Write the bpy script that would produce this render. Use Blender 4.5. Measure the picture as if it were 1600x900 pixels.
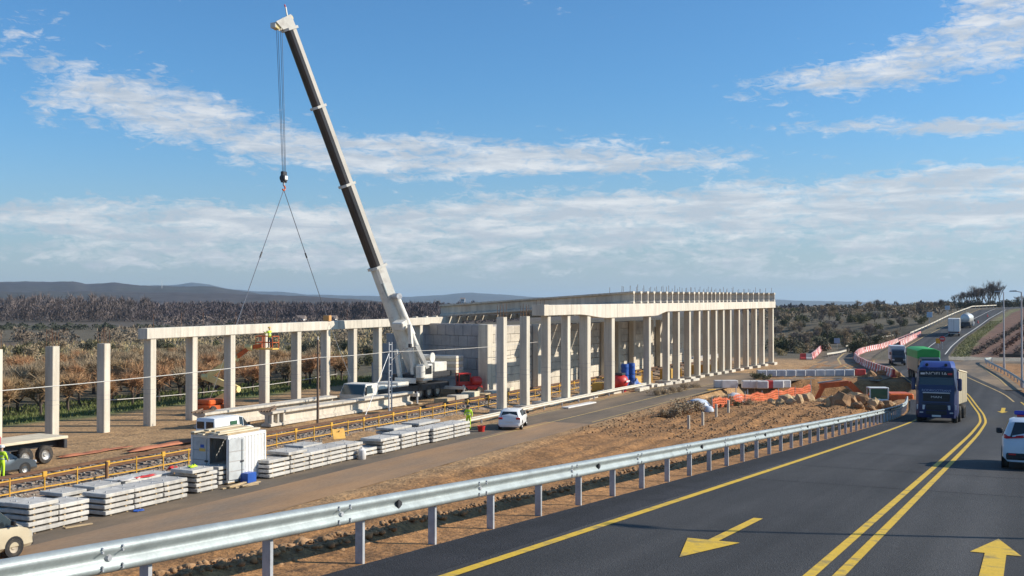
import bpy, bmesh, math, random
import numpy as np
from mathutils import Vector, Matrix
R = math.radians
scene = bpy.context.scene
for _o in list(bpy.data.objects): bpy.data.objects.remove(_o)
C = scene.collection
random.seed(7); np.random.seed(7)

# ---------------------------------------------------------------- camera
F_PX, HORIZON, CAM_Z = 1700.0, 475.0, 9.2          # focal length in photo pixels, horizon row, eye height over the plain
YAW = math.atan(806/1700.0)                         # the road heads along +Y, the camera looks this much to its left
PITCH = math.atan((HORIZON-450)/F_PX)
cam_d = bpy.data.cameras.new('camera'); cam = bpy.data.objects.new('camera', cam_d); C.objects.link(cam)
cam_d.sensor_width = 36.0; cam_d.lens = 36.0*F_PX/1600.0; cam_d.clip_start = 0.1; cam_d.clip_end = 60000
cam.location = (0, 0, CAM_Z); cam.rotation_euler = (R(90)+PITCH, 0, YAW)
scene.camera = cam
_cy, _sy = math.cos(YAW), math.sin(YAW)
FW0 = np.array([-_sy, _cy, 0.0]); RT = np.array([_cy, _sy, 0.0]); UP0 = np.array([0, 0, 1.0])
FW = FW0*math.cos(PITCH)+UP0*math.sin(PITCH); UPV = UP0*math.cos(PITCH)-FW0*math.sin(PITCH)
def ray(x, y): return FW+RT*(x-800)/F_PX+UPV*(450-y)/F_PX
def at(x, y, z=0.0):
    r = ray(x, y); t = (z-CAM_Z)/r[2]; return Vector((r[0]*t, r[1]*t, z))
def depth(x, y, D): return Vector(tuple(np.array([0, 0, CAM_Z])+ray(x, y)*D))
def online(px, a, b=0.0):                           # where the direction of a photo column meets the ground line X = a + b*Y
    r = ray(px, HORIZON); t = a/(r[0]-b*r[1]); return r[1]*t

# ---------------------------------------------------------------- sun, sky, exposure
SUN_AZ, SUN_EL = R(27), R(28)                       # azimuth from +X towards +Y
sun_dir = Vector((math.cos(SUN_AZ)*math.cos(SUN_EL), math.sin(SUN_AZ)*math.cos(SUN_EL), math.sin(SUN_EL)))
sd = bpy.data.lights.new('sun', 'SUN'); sd.energy = 4.6; sd.angle = R(0.5); sd.color = (1.0, 0.92, 0.79)
sun = bpy.data.objects.new('sun', sd); C.objects.link(sun); sun.rotation_euler = sun_dir.to_track_quat('Z', 'Y').to_euler(); sun.location = (60, 40, 80)
scene.view_settings.view_transform = 'Standard'; scene.view_settings.look = 'None'
scene.view_settings.exposure = 0.45; scene.view_settings.gamma = 1.0; scene.view_settings.use_curve_mapping = False
scene.render.engine = 'CYCLES'
scene.cycles.max_bounces = 6; scene.cycles.diffuse_bounces = 3; scene.cycles.glossy_bounces = 3; scene.cycles.transmission_bounces = 4
scene.cycles.transparent_max_bounces = 12; scene.cycles.volume_bounces = 0
scene.cycles.use_denoising = True; scene.cycles.caustics_reflective = False; scene.cycles.caustics_refractive = False

world = bpy.data.worlds.new('World'); scene.world = world; world.use_nodes = True
def build_sky():
    nt = world.node_tree; N = nt.nodes; L = nt.links; N.clear()
    out = N.new('ShaderNodeOutputWorld'); bg = N.new('ShaderNodeBackground'); bg.inputs['Strength'].default_value = 0.10; world.cycles.sampling_method = 'MANUAL'; world.cycles.sample_map_resolution = 256
    L.new(bg.outputs[0], out.inputs['Surface'])
    sky = N.new('ShaderNodeTexSky'); sky.sky_type = 'NISHITA'; sky.sun_disc = False
    sky.sun_elevation = SUN_EL; sky.sun_rotation = R(90)-SUN_AZ; sky.altitude = 400; sky.air_density = 1.0; sky.dust_density = 1.0; sky.ozone_density = 2.2
    tc = N.new('ShaderNodeTexCoord')
    def val(v, sock):
        if isinstance(v, (int, float)): sock.default_value = v
        else: L.new(v, sock)
    def m(op, a, b=0.0, c=0.0, clamp=False):
        n = N.new('ShaderNodeMath'); n.operation = op; n.use_clamp = clamp
        val(a, n.inputs[0]); val(b, n.inputs[1]); val(c, n.inputs[2]); return n.outputs[0]
    def dot(v):
        n = N.new('ShaderNodeVectorMath'); n.operation = 'DOT_PRODUCT'; L.new(tc.outputs['Generated'], n.inputs[0]); n.inputs[1].default_value = v; return n.outputs['Value']
    right, fwd, up = dot(tuple(RT)), dot(tuple(FW0)), dot((0, 0, 1))
    az = m('MULTIPLY', m('ARCTAN2', right, fwd), 57.2958)            # degrees from the heading the sky patches were read at
    el = m('MULTIPLY', m('ARCSINE', up), 57.2958)
    def noise(su, sv, scale, detail, rough, dist, off, w=None):
        cb = N.new('ShaderNodeCombineXYZ'); L.new(m('MULTIPLY', az, su), cb.inputs[0]); L.new(m('MULTIPLY', el, sv), cb.inputs[1]); cb.inputs[2].default_value = off
        n = N.new('ShaderNodeTexNoise'); n.inputs['Scale'].default_value = scale; n.inputs['Detail'].default_value = detail
        n.inputs['Roughness'].default_value = rough; n.inputs['Distortion'].default_value = dist; L.new(cb.outputs[0], n.inputs['Vector']); return n.outputs['Fac']
    def blob(px, py, wx, wy, amp, tilt=0.0):
        a0 = math.degrees(math.atan((px-800)/F_PX)); e0 = math.degrees(math.atan((HORIZON-py)/F_PX))
        k = 180/math.pi/F_PX
        da = m('SUBTRACT', az, a0); de = m('SUBTRACT', m('SUBTRACT', el, e0), m('MULTIPLY', da, tilt))
        q = m('ADD', m('POWER', m('ABSOLUTE', m('DIVIDE', da, wx*k)), 2.0), m('POWER', m('ABSOLUTE', m('DIVIDE', de, wy*k)), 2.0))
        return m('MULTIPLY', m('POWER', 2.718, m('MULTIPLY', q, -1.0)), amp)
    blobs = [(230,165,200,44,.44,-.22),(110,195,140,34,.36,-.1),(370,215,200,40,.46,-.18),(600,246,200,30,.44,0),(820,240,300,30,.54,.0),(950,258,240,16,.44,.0),(30,60,90,26,.20,0),(20,105,80,24,.26,0),
             (1480,105,200,44,.62,.14),(1290,140,140,26,.40,.05),(1590,22,90,36,.62,0),(1600,75,80,44,.36,.1),(1380,212,220,15,.56,-.05),(1560,222,110,13,.44,0),
             (100,350,340,34,.62,-.02),(500,352,300,34,.62,0),(900,342,320,40,.74,.02),(1290,330,320,42,.80,.02),(1560,318,190,44,.78,.02),
             (200,410,420,22,.40,0),(700,405,420,22,.40,0),(1300,425,420,18,.46,0),(1500,388,320,20,.40,0),(860,10,60,9,.26,-.2)]
    cov = None
    for b in blobs:
        g = blob(*b); cov = g if cov is None else m('ADD', cov, g)
    # a scatter of cloud outside the view as well
    behind = m('MULTIPLY', m('SUBTRACT', m('ABSOLUTE', az), 27.0), 0.05, clamp=True)
    cov = m('ADD', cov, m('MULTIPLY', behind, 0.25))
    cov = m('MINIMUM', cov, 0.74)
    n1 = noise(0.30, 0.85, 1.0, 8.0, 0.62, 0.25, 3.1)
    n2 = noise(1.0, 2.7, 1.0, 8.0, 0.66, 0.7, 8.7)
    n = m('ADD', m('MULTIPLY', n1, 0.46), m('MULTIPLY', n2, 0.54))
    n = m('ADD', m('MULTIPLY', m('SUBTRACT', n, 0.5), 2.9), 0.5)
    d = m('MULTIPLY', m('SUBTRACT', m('ADD', n, m('MULTIPLY', cov, 1.16)), 0.89), 2.0, clamp=True)
    d = m('POWER', d, 0.9)
    d = m('MULTIPLY', d, 0.86)
    # thin veil that thickens towards the horizon
    veil = m('POWER', 2.718, m('MULTIPLY', m('MULTIPLY', m('ABSOLUTE', el), m('ABSOLUTE', el)), -0.032))
    veil = m('MULTIPLY', veil, 0.74)
    n3 = noise(0.25, 1.6, 1.0, 7.0, 0.6, 0.3, 21.0)
    shade = N.new('ShaderNodeMix'); shade.data_type = 'RGBA'
    L.new(m('MULTIPLY', m('SUBTRACT', n3, 0.42), 4.0, clamp=True), shade.inputs['Factor'])
    shade.inputs['A'].default_value = (4.0, 4.4, 4.9, 1); shade.inputs['B'].default_value = (6.4, 6.45, 6.5, 1)
    tint = N.new('ShaderNodeMix'); tint.data_type = 'RGBA'; tint.blend_type = 'MULTIPLY'; tint.inputs['Factor'].default_value = 1.0
    L.new(sky.outputs[0], tint.inputs['A']); tint.inputs['B'].default_value = (0.47, 0.85, 1.12, 1)
    mv = N.new('ShaderNodeMix'); mv.data_type = 'RGBA'; L.new(veil, mv.inputs['Factor']); L.new(tint.outputs['Result'], mv.inputs['A']); mv.inputs['B'].default_value = (3.5, 3.8, 4.05, 1)
    mc = N.new('ShaderNodeMix'); mc.data_type = 'RGBA'; L.new(d, mc.inputs['Factor']); L.new(mv.outputs['Result'], mc.inputs['A']); L.new(shade.outputs['Result'], mc.inputs['B'])
    L.new(mc.outputs['Result'], bg.inputs['Color'])
build_sky()

# ---------------------------------------------------------------- materials
MATS = {}
def mat(name, col, rough=0.75, metal=0.0, var=0.18, scale=1.5, bump=0.0, bscale=20.0, col2=None, c2scale=0.6, c2thr=0.55, c2soft=0.12, spec=0.4, coat=0.0, stretch=(1, 1, 1), attr=None, fine=None):
    """Principled material with world-space noise: brightness variation, an optional second colour in patches, an optional bump."""
    if name in MATS: return MATS[name]
    mt = bpy.data.materials.new(name); mt.use_nodes = True; nt = mt.node_tree; N = nt.nodes; L = nt.links
    b = N['Principled BSDF']; b.inputs['Roughness'].default_value = rough; b.inputs['Metallic'].default_value = metal
    b.inputs['Specular IOR Level'].default_value = spec; b.inputs['Coat Weight'].default_value = coat
    geo = N.new('ShaderNodeNewGeometry'); mp = N.new('ShaderNodeMapping'); mp.inputs['Scale'].default_value = stretch; L.new(geo.outputs['Position'], mp.inputs['Vector'])
    def noise(s, d=4.0, r=0.6):
        n = N.new('ShaderNodeTexNoise'); n.inputs['Scale'].default_value = s; n.inputs['Detail'].default_value = d; n.inputs['Roughness'].default_value = r
        L.new(mp.outputs[0], n.inputs['Vector']); return n.outputs['Fac']
    base = None
    if attr:
        a = N.new('ShaderNodeAttribute'); a.attribute_name = attr; base = a.outputs['Color']
    if col2:
        mr = N.new('ShaderNodeMapRange'); mr.inputs['From Min'].default_value = c2thr-c2soft; mr.inputs['From Max'].default_value = c2thr+c2soft; L.new(noise(c2scale, 5.0), mr.inputs['Value'])
        mx = N.new('ShaderNodeMix'); mx.data_type = 'RGBA'; L.new(mr.outputs[0], mx.inputs['Factor'])
        if base: L.new(base, mx.inputs['A'])
        else: mx.inputs['A'].default_value = (*col, 1)
        mx.inputs['B'].default_value = (*col2, 1); base = mx.outputs['Result']
    hsv = N.new('ShaderNodeHueSaturation')
    if base: L.new(base, hsv.inputs['Color'])
    else: hsv.inputs['Color'].default_value = (*col, 1)
    mr2 = N.new('ShaderNodeMapRange'); mr2.inputs['From Min'].default_value = 0.25; mr2.inputs['From Max'].default_value = 0.75
    mr2.inputs['To Min'].default_value = 1-var; mr2.inputs['To Max'].default_value = 1+var; L.new(noise(scale), mr2.inputs['Value'])
    v = mr2.outputs[0]
    if fine:
        mr3 = N.new('ShaderNodeMapRange'); mr3.inputs['From Min'].default_value = 0.3; mr3.inputs['From Max'].default_value = 0.7
        mr3.inputs['To Min'].default_value = 1-fine[1]; mr3.inputs['To Max'].default_value = 1+fine[1]; L.new(noise(fine[0], 3.0, 0.7), mr3.inputs['Value'])
        mm = N.new('ShaderNodeMath'); mm.operation = 'MULTIPLY'; L.new(v, mm.inputs[0]); L.new(mr3.outputs[0], mm.inputs[1]); v = mm.outputs[0]
    if name.startswith(('concrete','slab')):               # every cast piece has its own tone
        oi = N.new('ShaderNodeObjectInfo'); mo = N.new('ShaderNodeMapRange'); mo.inputs['To Min'].default_value = .86; mo.inputs['To Max'].default_value = 1.06; L.new(oi.outputs['Random'], mo.inputs['Value'])
        m3 = N.new('ShaderNodeMath'); m3.operation = 'MULTIPLY'; L.new(v, m3.inputs[0]); L.new(mo.outputs[0], m3.inputs[1]); v = m3.outputs[0]
        mp2 = N.new('ShaderNodeMapping'); mp2.inputs['Scale'].default_value = (2.2,2.2,.12); L.new(geo.outputs['Position'], mp2.inputs['Vector'])
        st_ = N.new('ShaderNodeTexNoise'); st_.inputs['Scale'].default_value = 1.6; st_.inputs['Detail'].default_value = 5.0; L.new(mp2.outputs[0], st_.inputs['Vector'])
        m4 = N.new('ShaderNodeMapRange'); m4.inputs['From Min'].default_value = .40; m4.inputs['From Max'].default_value = .72; m4.inputs['To Min'].default_value = 1.04; m4.inputs['To Max'].default_value = .76; L.new(st_.outputs['Fac'], m4.inputs['Value'])
        m5 = N.new('ShaderNodeMath'); m5.operation = 'MULTIPLY'; L.new(v, m5.inputs[0]); L.new(m4.outputs[0], m5.inputs[1]); v = m5.outputs[0]
    if name in ('asphalt','asphalt_edge'):                 # light stone flecks, worn wheel paths along the road
        vo = N.new('ShaderNodeTexVoronoi'); vo.inputs['Scale'].default_value = 22.0; L.new(geo.outputs['Position'], vo.inputs['Vector'])
        fl_ = N.new('ShaderNodeMapRange'); fl_.inputs['From Min'].default_value = .10; fl_.inputs['From Max'].default_value = .24; fl_.inputs['To Min'].default_value = 2.1; fl_.inputs['To Max'].default_value = .92; L.new(vo.outputs['Distance'], fl_.inputs['Value'])
        m6 = N.new('ShaderNodeMath'); m6.operation = 'MULTIPLY'; L.new(v, m6.inputs[0]); L.new(fl_.outputs[0], m6.inputs[1]); v = m6.outputs[0]
        mp3 = N.new('ShaderNodeMapping'); mp3.inputs['Scale'].default_value = (.9,.018,.0); L.new(geo.outputs['Position'], mp3.inputs['Vector'])
        wn = N.new('ShaderNodeTexNoise'); wn.inputs['Scale'].default_value = 1.0; wn.inputs['Detail'].default_value = 4.0; L.new(mp3.outputs[0], wn.inputs['Vector'])
        m7 = N.new('ShaderNodeMapRange'); m7.inputs['From Min'].default_value = .3; m7.inputs['From Max'].default_value = .7; m7.inputs['To Min'].default_value = .68; m7.inputs['To Max'].default_value = 1.5; L.new(wn.outputs['Fac'], m7.inputs['Value'])
        m8 = N.new('ShaderNodeMath'); m8.operation = 'MULTIPLY'; L.new(v, m8.inputs[0]); L.new(m7.outputs[0], m8.inputs[1]); v = m8.outputs[0]
    if name == 'ground':                                   # darker, redder earth in patches and clods
        for sc_, lo, hi, a_, b__ in ((.9,.36,.64,.72,1.14),(7.0,.36,.60,.62,1.12)):
            gn = N.new('ShaderNodeTexNoise'); gn.inputs['Scale'].default_value = sc_; gn.inputs['Detail'].default_value = 6.0; gn.inputs['Roughness'].default_value = .7; L.new(geo.outputs['Position'], gn.inputs['Vector'])
            g2 = N.new('ShaderNodeMapRange'); g2.inputs['From Min'].default_value = lo; g2.inputs['From Max'].default_value = hi; g2.inputs['To Min'].default_value = a_; g2.inputs['To Max'].default_value = b__; L.new(gn.outputs['Fac'], g2.inputs['Value'])
            g3 = N.new('ShaderNodeMath'); g3.operation = 'MULTIPLY'; L.new(v, g3.inputs[0]); L.new(g2.outputs[0], g3.inputs[1]); v = g3.outputs[0]
    L.new(v, hsv.inputs['Value']); L.new(hsv.outputs[0], b.inputs['Base Color'])
    if bump > 0:
        bp = N.new('ShaderNodeBump'); bp.inputs['Strength'].default_value = min(1.0, bump); bp.inputs['Distance'].default_value = 0.05 if bump <= 1 else 0.05*bump
        L.new(noise(bscale, 5.0, 0.65), bp.inputs['Height']); L.new(bp.outputs[0], b.inputs['Normal'])
    MATS[name] = mt; return mt

concrete = mat('concrete', (.62,.56,.455), .85, var=.09, scale=.9, bump=.15, bscale=14, col2=(.54,.455,.36), c2scale=.35, c2thr=.6, c2soft=.16, fine=(9, .06), stretch=(1,1,.45))
concrete_new = mat('concrete_new', (.60,.54,.45), .85, var=.07, scale=.8, bump=.1, bscale=14, col2=(.50,.445,.365), c2scale=.5, c2thr=.62, c2soft=.14, fine=(10, .05), stretch=(1,1,.5))
slab_mat = mat('slab_concrete', (.55,.52,.47), .85, var=.12, scale=1.3, bump=.15, bscale=20, col2=(.47,.44,.40), c2scale=1.1, c2thr=.6, c2soft=.15, fine=(14,.07))
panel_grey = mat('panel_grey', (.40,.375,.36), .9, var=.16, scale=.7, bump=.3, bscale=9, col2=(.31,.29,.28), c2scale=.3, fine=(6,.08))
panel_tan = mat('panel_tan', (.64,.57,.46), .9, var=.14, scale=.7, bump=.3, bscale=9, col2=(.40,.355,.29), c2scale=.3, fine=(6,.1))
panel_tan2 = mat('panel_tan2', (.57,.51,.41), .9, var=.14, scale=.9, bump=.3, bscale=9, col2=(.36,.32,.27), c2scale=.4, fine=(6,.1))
asphalt = mat('asphalt', (.034,.033,.034), .82, var=.22, scale=.5, bump=.5, bscale=55, col2=(.050,.048,.047), c2scale=.12, c2thr=.5, c2soft=.2, fine=(38,.30), stretch=(1,.35,1), spec=.3)
asphalt_edge = mat('asphalt_edge', (.026,.026,.030), .85, var=.25, scale=1.2, bump=.8, bscale=40, fine=(26,.45), spec=.3)
asphalt_old = mat('asphalt_old', (.11,.09,.068), .9, var=.2, scale=.8, bump=.3, bscale=40, col2=(.27,.185,.11), c2scale=.16, c2thr=.54, c2soft=.14, fine=(20,.14), stretch=(1,.3,1))
asphalt_dusty = mat('asphalt_dusty', (.34,.20,.10), .95, var=.14, scale=.7, bump=.3, bscale=30, col2=(.17,.145,.115), c2scale=.22, c2thr=.56, c2soft=.16, fine=(14,.13), stretch=(1,.22,1))
paint_y = mat('paint_yellow', (.66,.42,.03), .7, var=.16, scale=3, col2=(.26,.19,.06), c2scale=3, c2thr=.60, c2soft=.10, fine=(30,.15))
paint_w = mat('paint_white', (.62,.60,.55), .7, var=.15, scale=4, fine=(30,.15))
paint_yold = mat('paint_yellow_worn', (.52,.36,.13), .85, var=.2, scale=2, col2=(.33,.25,.15), c2scale=1.5, c2thr=.56, c2soft=.12)
galv = mat('galvanised', (.36,.395,.39), .5, metal=.35, var=.14, scale=3, bump=.06, bscale=30, col2=(.29,.32,.32), c2scale=2.2, c2thr=.6, fine=(25,.08))
galv_post = mat('galvanised_post', (.46,.47,.49), .5, metal=.3, var=.14, scale=4, col2=(.36,.36,.37), c2scale=3, fine=(25,.08))
steel_dark = mat('dark_steel', (.055,.055,.06), .55, metal=.4, var=.25, scale=4)
rust = mat('rusty_rail', (.16,.085,.05), .7, metal=.3, var=.25, scale=3)
wood_pole = mat('weathered_timber', (.17,.115,.08), .85, var=.25, scale=2, bump=.4, bscale=15, stretch=(1,1,.15))
timber = mat('timber', (.50,.37,.21), .85, var=.25, scale=3, bump=.3, bscale=25, col2=(.34,.25,.16), c2scale=2.5, stretch=(1,.3,1))
timber_pale = mat('pale_timber', (.62,.53,.38), .85, var=.2, scale=3, bump=.2, bscale=25, stretch=(1,.3,1))
ballast_m = mat('ballast', (.25,.22,.185), .95, var=.35, scale=3, bump=1.0, bscale=9, col2=(.36,.32,.26), c2scale=5, fine=(9,.35))
ballast_rust = mat('ballast_rust', (.20,.14,.10), .95, var=.35, scale=3, bump=1.0, bscale=9, col2=(.30,.24,.19), c2scale=5, fine=(9,.35))
fence_y = mat('fence_yellow', (.58,.33,.04), .6, var=.15, scale=3, col2=(.55,.27,.03), c2scale=2)
rock_m = mat('rock_tan', (.34,.20,.10), .9, var=.3, scale=1.2, bump=.8, bscale=6, col2=(.24,.135,.065), c2scale=.9, fine=(7,.15))
rock_pale = mat('rock_pale', (.50,.35,.19), .9, var=.25, scale=1.4, bump=.8, bscale=6, col2=(.36,.24,.14), c2scale=.9, fine=(7,.15))
twig_brown = mat('twig_brown', (.36,.27,.17), .9, var=.3, scale=.5)
twig_red = mat('twig_red', (.44,.24,.12), .9, var=.3, scale=.4, col2=(.36,.25,.13), c2scale=.12)
twig_grey = mat('twig_grey', (.20,.165,.145), .9, var=.35, scale=.15, col2=(.14,.12,.12), c2scale=.03)
bark = mat('bark', (.085,.065,.05), .95, var=.25, scale=3, bump=.5, bscale=12)
leaf_dark = mat('leaf_dark', (.088,.086,.052), .8, var=.4, scale=.6, col2=(.12,.10,.06), c2scale=.2)
leaf_green = mat('leaf_green', (.12,.15,.035), .75, var=.35, scale=.8, col2=(.17,.16,.06), c2scale=.3)
dry_grass = mat('dry_grass', (.44,.33,.17), .9, var=.3, scale=.6, col2=(.22,.19,.09), c2scale=.15)
white_paint = mat('white_paint', (.74,.73,.70), .4, var=.06, scale=1.5, col2=(.60,.57,.51), c2scale=1.2, c2thr=.66, coat=.2)
white_car = mat('white_car_paint', (.78,.78,.77), .3, var=.04, scale=2, coat=.5)
silver_car = mat('pale_blue_car_paint', (.60,.65,.70), .3, var=.05, scale=2, coat=.5)
beige_car = mat('beige_car_paint', (.56,.48,.34), .35, metal=.2, var=.06, scale=2, coat=.4, col2=(.44,.36,.25), c2scale=1.6, c2thr=.64)
grey_car = mat('grey_car_paint', (.10,.115,.13), .3, metal=.4, var=.06, coat=.5)
blue_truck = mat('blue_truck_paint', (.008,.020,.085), .35, var=.08, scale=2, coat=.25)
blue_truck_light = mat('light_blue_truck_paint', (.05,.075,.26), .35, var=.1, scale=2, coat=.5)
glass = mat('dark_glass', (.02,.026,.03), .08, var=.1, scale=2, spec=.8)
glass_teal = mat('teal_glass', (.035,.07,.075), .08, var=.1, scale=2, spec=.8)
glass_green = mat('green_glass', (.05,.13,.075), .12, var=.1, scale=2, spec=.8)
black = mat('black_plastic', (.018,.018,.02), .5, var=.2, scale=3)
rubber = mat('tyre_rubber', (.03,.028,.027), .85, var=.2, scale=4, col2=(.085,.07,.055), c2scale=3)
rim_m = mat('rim_metal', (.42,.41,.39), .45, metal=.5, var=.15, scale=4)
rim_dusty = mat('dusty_rim', (.40,.34,.26), .7, var=.2, scale=4)
red_lamp = mat('red_lamp', (.50,.012,.012), .25, var=.1, spec=.6)
lamp_clear = mat('clear_lamp', (.55,.56,.58), .15, var=.1, spec=.7)
red_paint = mat('red_paint', (.52,.028,.02), .45, var=.12, scale=2, coat=.2)
red_plastic = mat('red_plastic', (.58,.05,.045), .55, var=.15, scale=1.5, col2=(.44,.08,.07), c2scale=1.2)
white_plastic = mat('white_plastic', (.70,.67,.64), .6, var=.12, scale=1.5, col2=(.55,.50,.45), c2scale=1.2)
blue_plastic = mat('blue_plastic', (.02,.085,.36), .45, var=.15, scale=1.5)
orange_net = mat('orange_net', (.60,.13,.04), .7, var=.2, scale=1.5, col2=(.58,.10,.03), c2scale=1)
orange_paint = mat('orange_paint', (.62,.12,.02), .5, var=.15, scale=2, col2=(.42,.09,.025), c2scale=1.5)
yellow_paint = mat('yellow_paint', (.68,.45,.10), .5, var=.12, scale=2)
cream_paint = mat('cream_paint', (.80,.64,.27), .5, var=.12, scale=2)
hi_vis = mat('hi_vis', (.55,.80,.03), .7, var=.15, scale=6)
navy = mat('navy_cloth', (.03,.035,.06), .9, var=.2, scale=6)
skin = mat('skin', (.45,.27,.19), .6, var=.05)
green_tarp = mat('green_tarp', (.035,.34,.065), .55, var=.12, scale=1.2)
tarp_pale = mat('pale_blue_tarp', (.52,.58,.66), .6, var=.15, scale=2)
beige_box = mat('beige_trailer_side', (.36,.31,.21), .6, var=.12, scale=.8)
boom_dark = mat('boom_dark', (.040,.033,.031), .35, var=.25, scale=.5, coat=.3)
pale_rail = mat('pale_rail', (.56,.51,.42), .55, metal=.15, var=.12, scale=1.5)
sleeper_m = mat('sleeper', (.24,.19,.15), .9, var=.2, scale=2)
boom_edge = mat('boom_lit_edge_and_plate_pale', (.66,.61,.53), .4, var=.12, scale=.7)  # pale tone painting sunlight on the boom edge; counterweight plates share it
crane_white = mat('crane_white', (.68,.65,.58), .45, var=.1, scale=1.2, col2=(.50,.46,.40), c2scale=1.5, c2thr=.62)
cable_m = mat('steel_cable', (.18,.19,.22), .5, metal=.3, var=.1)
cable_pale = mat('pale_cable', (.55,.52,.47), .6, var=.1)
hill_near = mat('hill_scrub', (.06,.052,.055), .95, var=.4, scale=.006, col2=(.045,.045,.04), c2scale=.003, fine=(.03,.3))
hill_far = mat('hill_far_wood', (.05,.052,.055), .95, var=.25, scale=.003)
# ---------------------------------------------------------------- mesh helpers
ORD = ['first','second','third','fourth','fifth','sixth','seventh','eighth','ninth','tenth','eleventh','twelfth','thirteenth','fourteenth','fifteenth','sixteenth','seventeenth','eighteenth','nineteenth','twentieth',
       'twenty-first','twenty-second','twenty-third','twenty-fourth','twenty-fifth','twenty-sixth','twenty-seventh','twenty-eighth','twenty-ninth','thirtieth']
def ordinal(n):                                          # n counted from 0, in words
    if n < 30: return ORD[n]
    n += 1; tens = ['','','twenty','thirty','forty','fifty','sixty','seventy','eighty','ninety'][n//10 % 10]; ties = ['','','twentieth','thirtieth','fortieth','fiftieth','sixtieth','seventieth','eightieth','ninetieth'][n//10 % 10]
    return ties if n % 10 == 0 else tens+'-'+ORD[n % 10-1]
def tag(o, label=None, cat=None, group=None, kind=None):
    if label: o['label'] = label
    if cat: o['category'] = cat
    if group: o['group'] = group
    if kind: o['kind'] = kind
    elif cat: o['kind'] = 'thing'
    return o
def empty(name, loc=(0,0,0), rz_=0.0, rx_=0.0):
    o = bpy.data.objects.new(name, None); C.objects.link(o); o.location = loc; o.rotation_euler = (rx_, 0, rz_); o.empty_display_size = .3; return o
def link(name, me, parent=None, loc=(0,0,0), rot=(0,0,0), scale=(1,1,1)):
    o = bpy.data.objects.new(name, me); C.objects.link(o); o.parent = parent; o.location = loc; o.rotation_euler = rot; o.scale = scale; return o
def copy_tree(o, parent=None):
    c = o.copy(); C.objects.link(c)
    if parent is not None: c.parent = parent
    for ch in o.children: copy_tree(ch, c)
    return c
class MB:
    def __init__(s): s.v = []; s.f = []
    def add(s, vs, fs):
        n = len(s.v); s.v.extend([tuple(p) for p in vs]); s.f.extend([tuple(i+n for i in f) for f in fs]); return s
    def box(s, x0, x1, y0, y1, z0, z1):
        return s.add([(x0,y0,z0),(x1,y0,z0),(x1,y1,z0),(x0,y1,z0),(x0,y0,z1),(x1,y0,z1),(x1,y1,z1),(x0,y1,z1)],
                     [(0,3,2,1),(4,5,6,7),(0,1,5,4),(1,2,6,5),(2,3,7,6),(3,0,4,7)])
    def cbox(s, x0, x1, y0, y1, z0, z1, c=.02):           # box with chamfered edges
        b = bmesh.new(); bmesh.ops.create_cube(b, size=1.0)
        bmesh.ops.scale(b, vec=(x1-x0, y1-y0, z1-z0), verts=b.verts); bmesh.ops.translate(b, vec=((x0+x1)/2,(y0+y1)/2,(z0+z1)/2), verts=b.verts)
        bmesh.ops.bevel(b, geom=b.edges[:], offset=c, segments=1, affect='EDGES')
        b.verts.index_update(); s.add([v.co[:] for v in b.verts], [tuple(v.index for v in f.verts) for f in b.faces]); b.free(); return s
    def hexa(s, pts):                                      # 8 points, bottom ring then top ring
        return s.add(pts, [(0,3,2,1),(4,5,6,7),(0,1,5,4),(1,2,6,5),(2,3,7,6),(3,0,4,7)])
    def beam(s, p, q, w, h=None, up=(0,0,1)):              # rectangular bar between two points
        h = w if h is None else h
        p, q = Vector(p), Vector(q); d = (q-p).normalized(); u = Vector(up)
        if abs(d.dot(u)) > .98: u = Vector((1,0,0))
        a = d.cross(u).normalized()*(w/2); b = a.cross(d).normalized()*(h/2)
        return s.hexa([p-a-b, p+a-b, q+a-b, q-a-b, p-a+b, p+a+b, q+a+b, q-a+b]) if True else s
    def tube(s, p, q, r0, r1=None, n=8, caps=True):
        r1 = r0 if r1 is None else r1
        p, q = Vector(p), Vector(q); d = (q-p).normalized(); u = Vector((0,0,1)) if abs(d.z) < .9 else Vector((1,0,0))
        a = d.cross(u).normalized(); b = a.cross(d)
        vs = [];
        for c, r in ((p, r0), (q, r1)):
            for i in range(n):
                t = 2*math.pi*i/n; vs.append(c+a*(r*math.cos(t))+b*(r*math.sin(t)))
        fs = [(i, (i+1)%n, n+(i+1)%n, n+i) for i in range(n)]
        if caps: fs += [tuple(range(n-1,-1,-1)), tuple(range(n, 2*n))]
        return s.add(vs, fs)
    def path(s, pts, r, n=5):
        for a, b in zip(pts[:-1], pts[1:]): s.tube(a, b, r, r, n, False)
        return s
    def prism(s, prof, path, closed=True, caps=True):      # prof (a, z) swept along path of (origin, side vector)
        n = len(prof); vs = []
        for o, sd_ in path:
            o, sd_ = Vector(o), Vector(sd_)
            for a, z in prof: vs.append(o+sd_*a+Vector((0,0,z)))
        fs = []
        m = n if closed else n-1
        for k in range(len(path)-1):
            for i in range(m): fs.append((k*n+i, k*n+(i+1)%n, (k+1)*n+(i+1)%n, (k+1)*n+i))
        if caps and closed: fs += [tuple(range(n-1,-1,-1)), tuple(range((len(path)-1)*n, len(path)*n))]
        return s.add(vs, fs)
    def lathe(s, prof, n=20, c=(0,0,0), axis='z'):
        vs = []
        for i in range(n):
            t = 2*math.pi*i/n
            for r, h in prof:
                if axis == 'z': vs.append((c[0]+r*math.cos(t), c[1]+r*math.sin(t), c[2]+h))
                elif axis == 'x': vs.append((c[0]+h, c[1]+r*math.cos(t), c[2]+r*math.sin(t)))
                else: vs.append((c[0]+r*math.cos(t), c[1]+h, c[2]+r*math.sin(t)))
        k = len(prof); fs = []
        for i in range(n):
            j = (i+1) % n
            for a in range(k-1): fs.append((i*k+a, j*k+a, j*k+a+1, i*k+a+1))
        return s.add(vs, fs)
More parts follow.
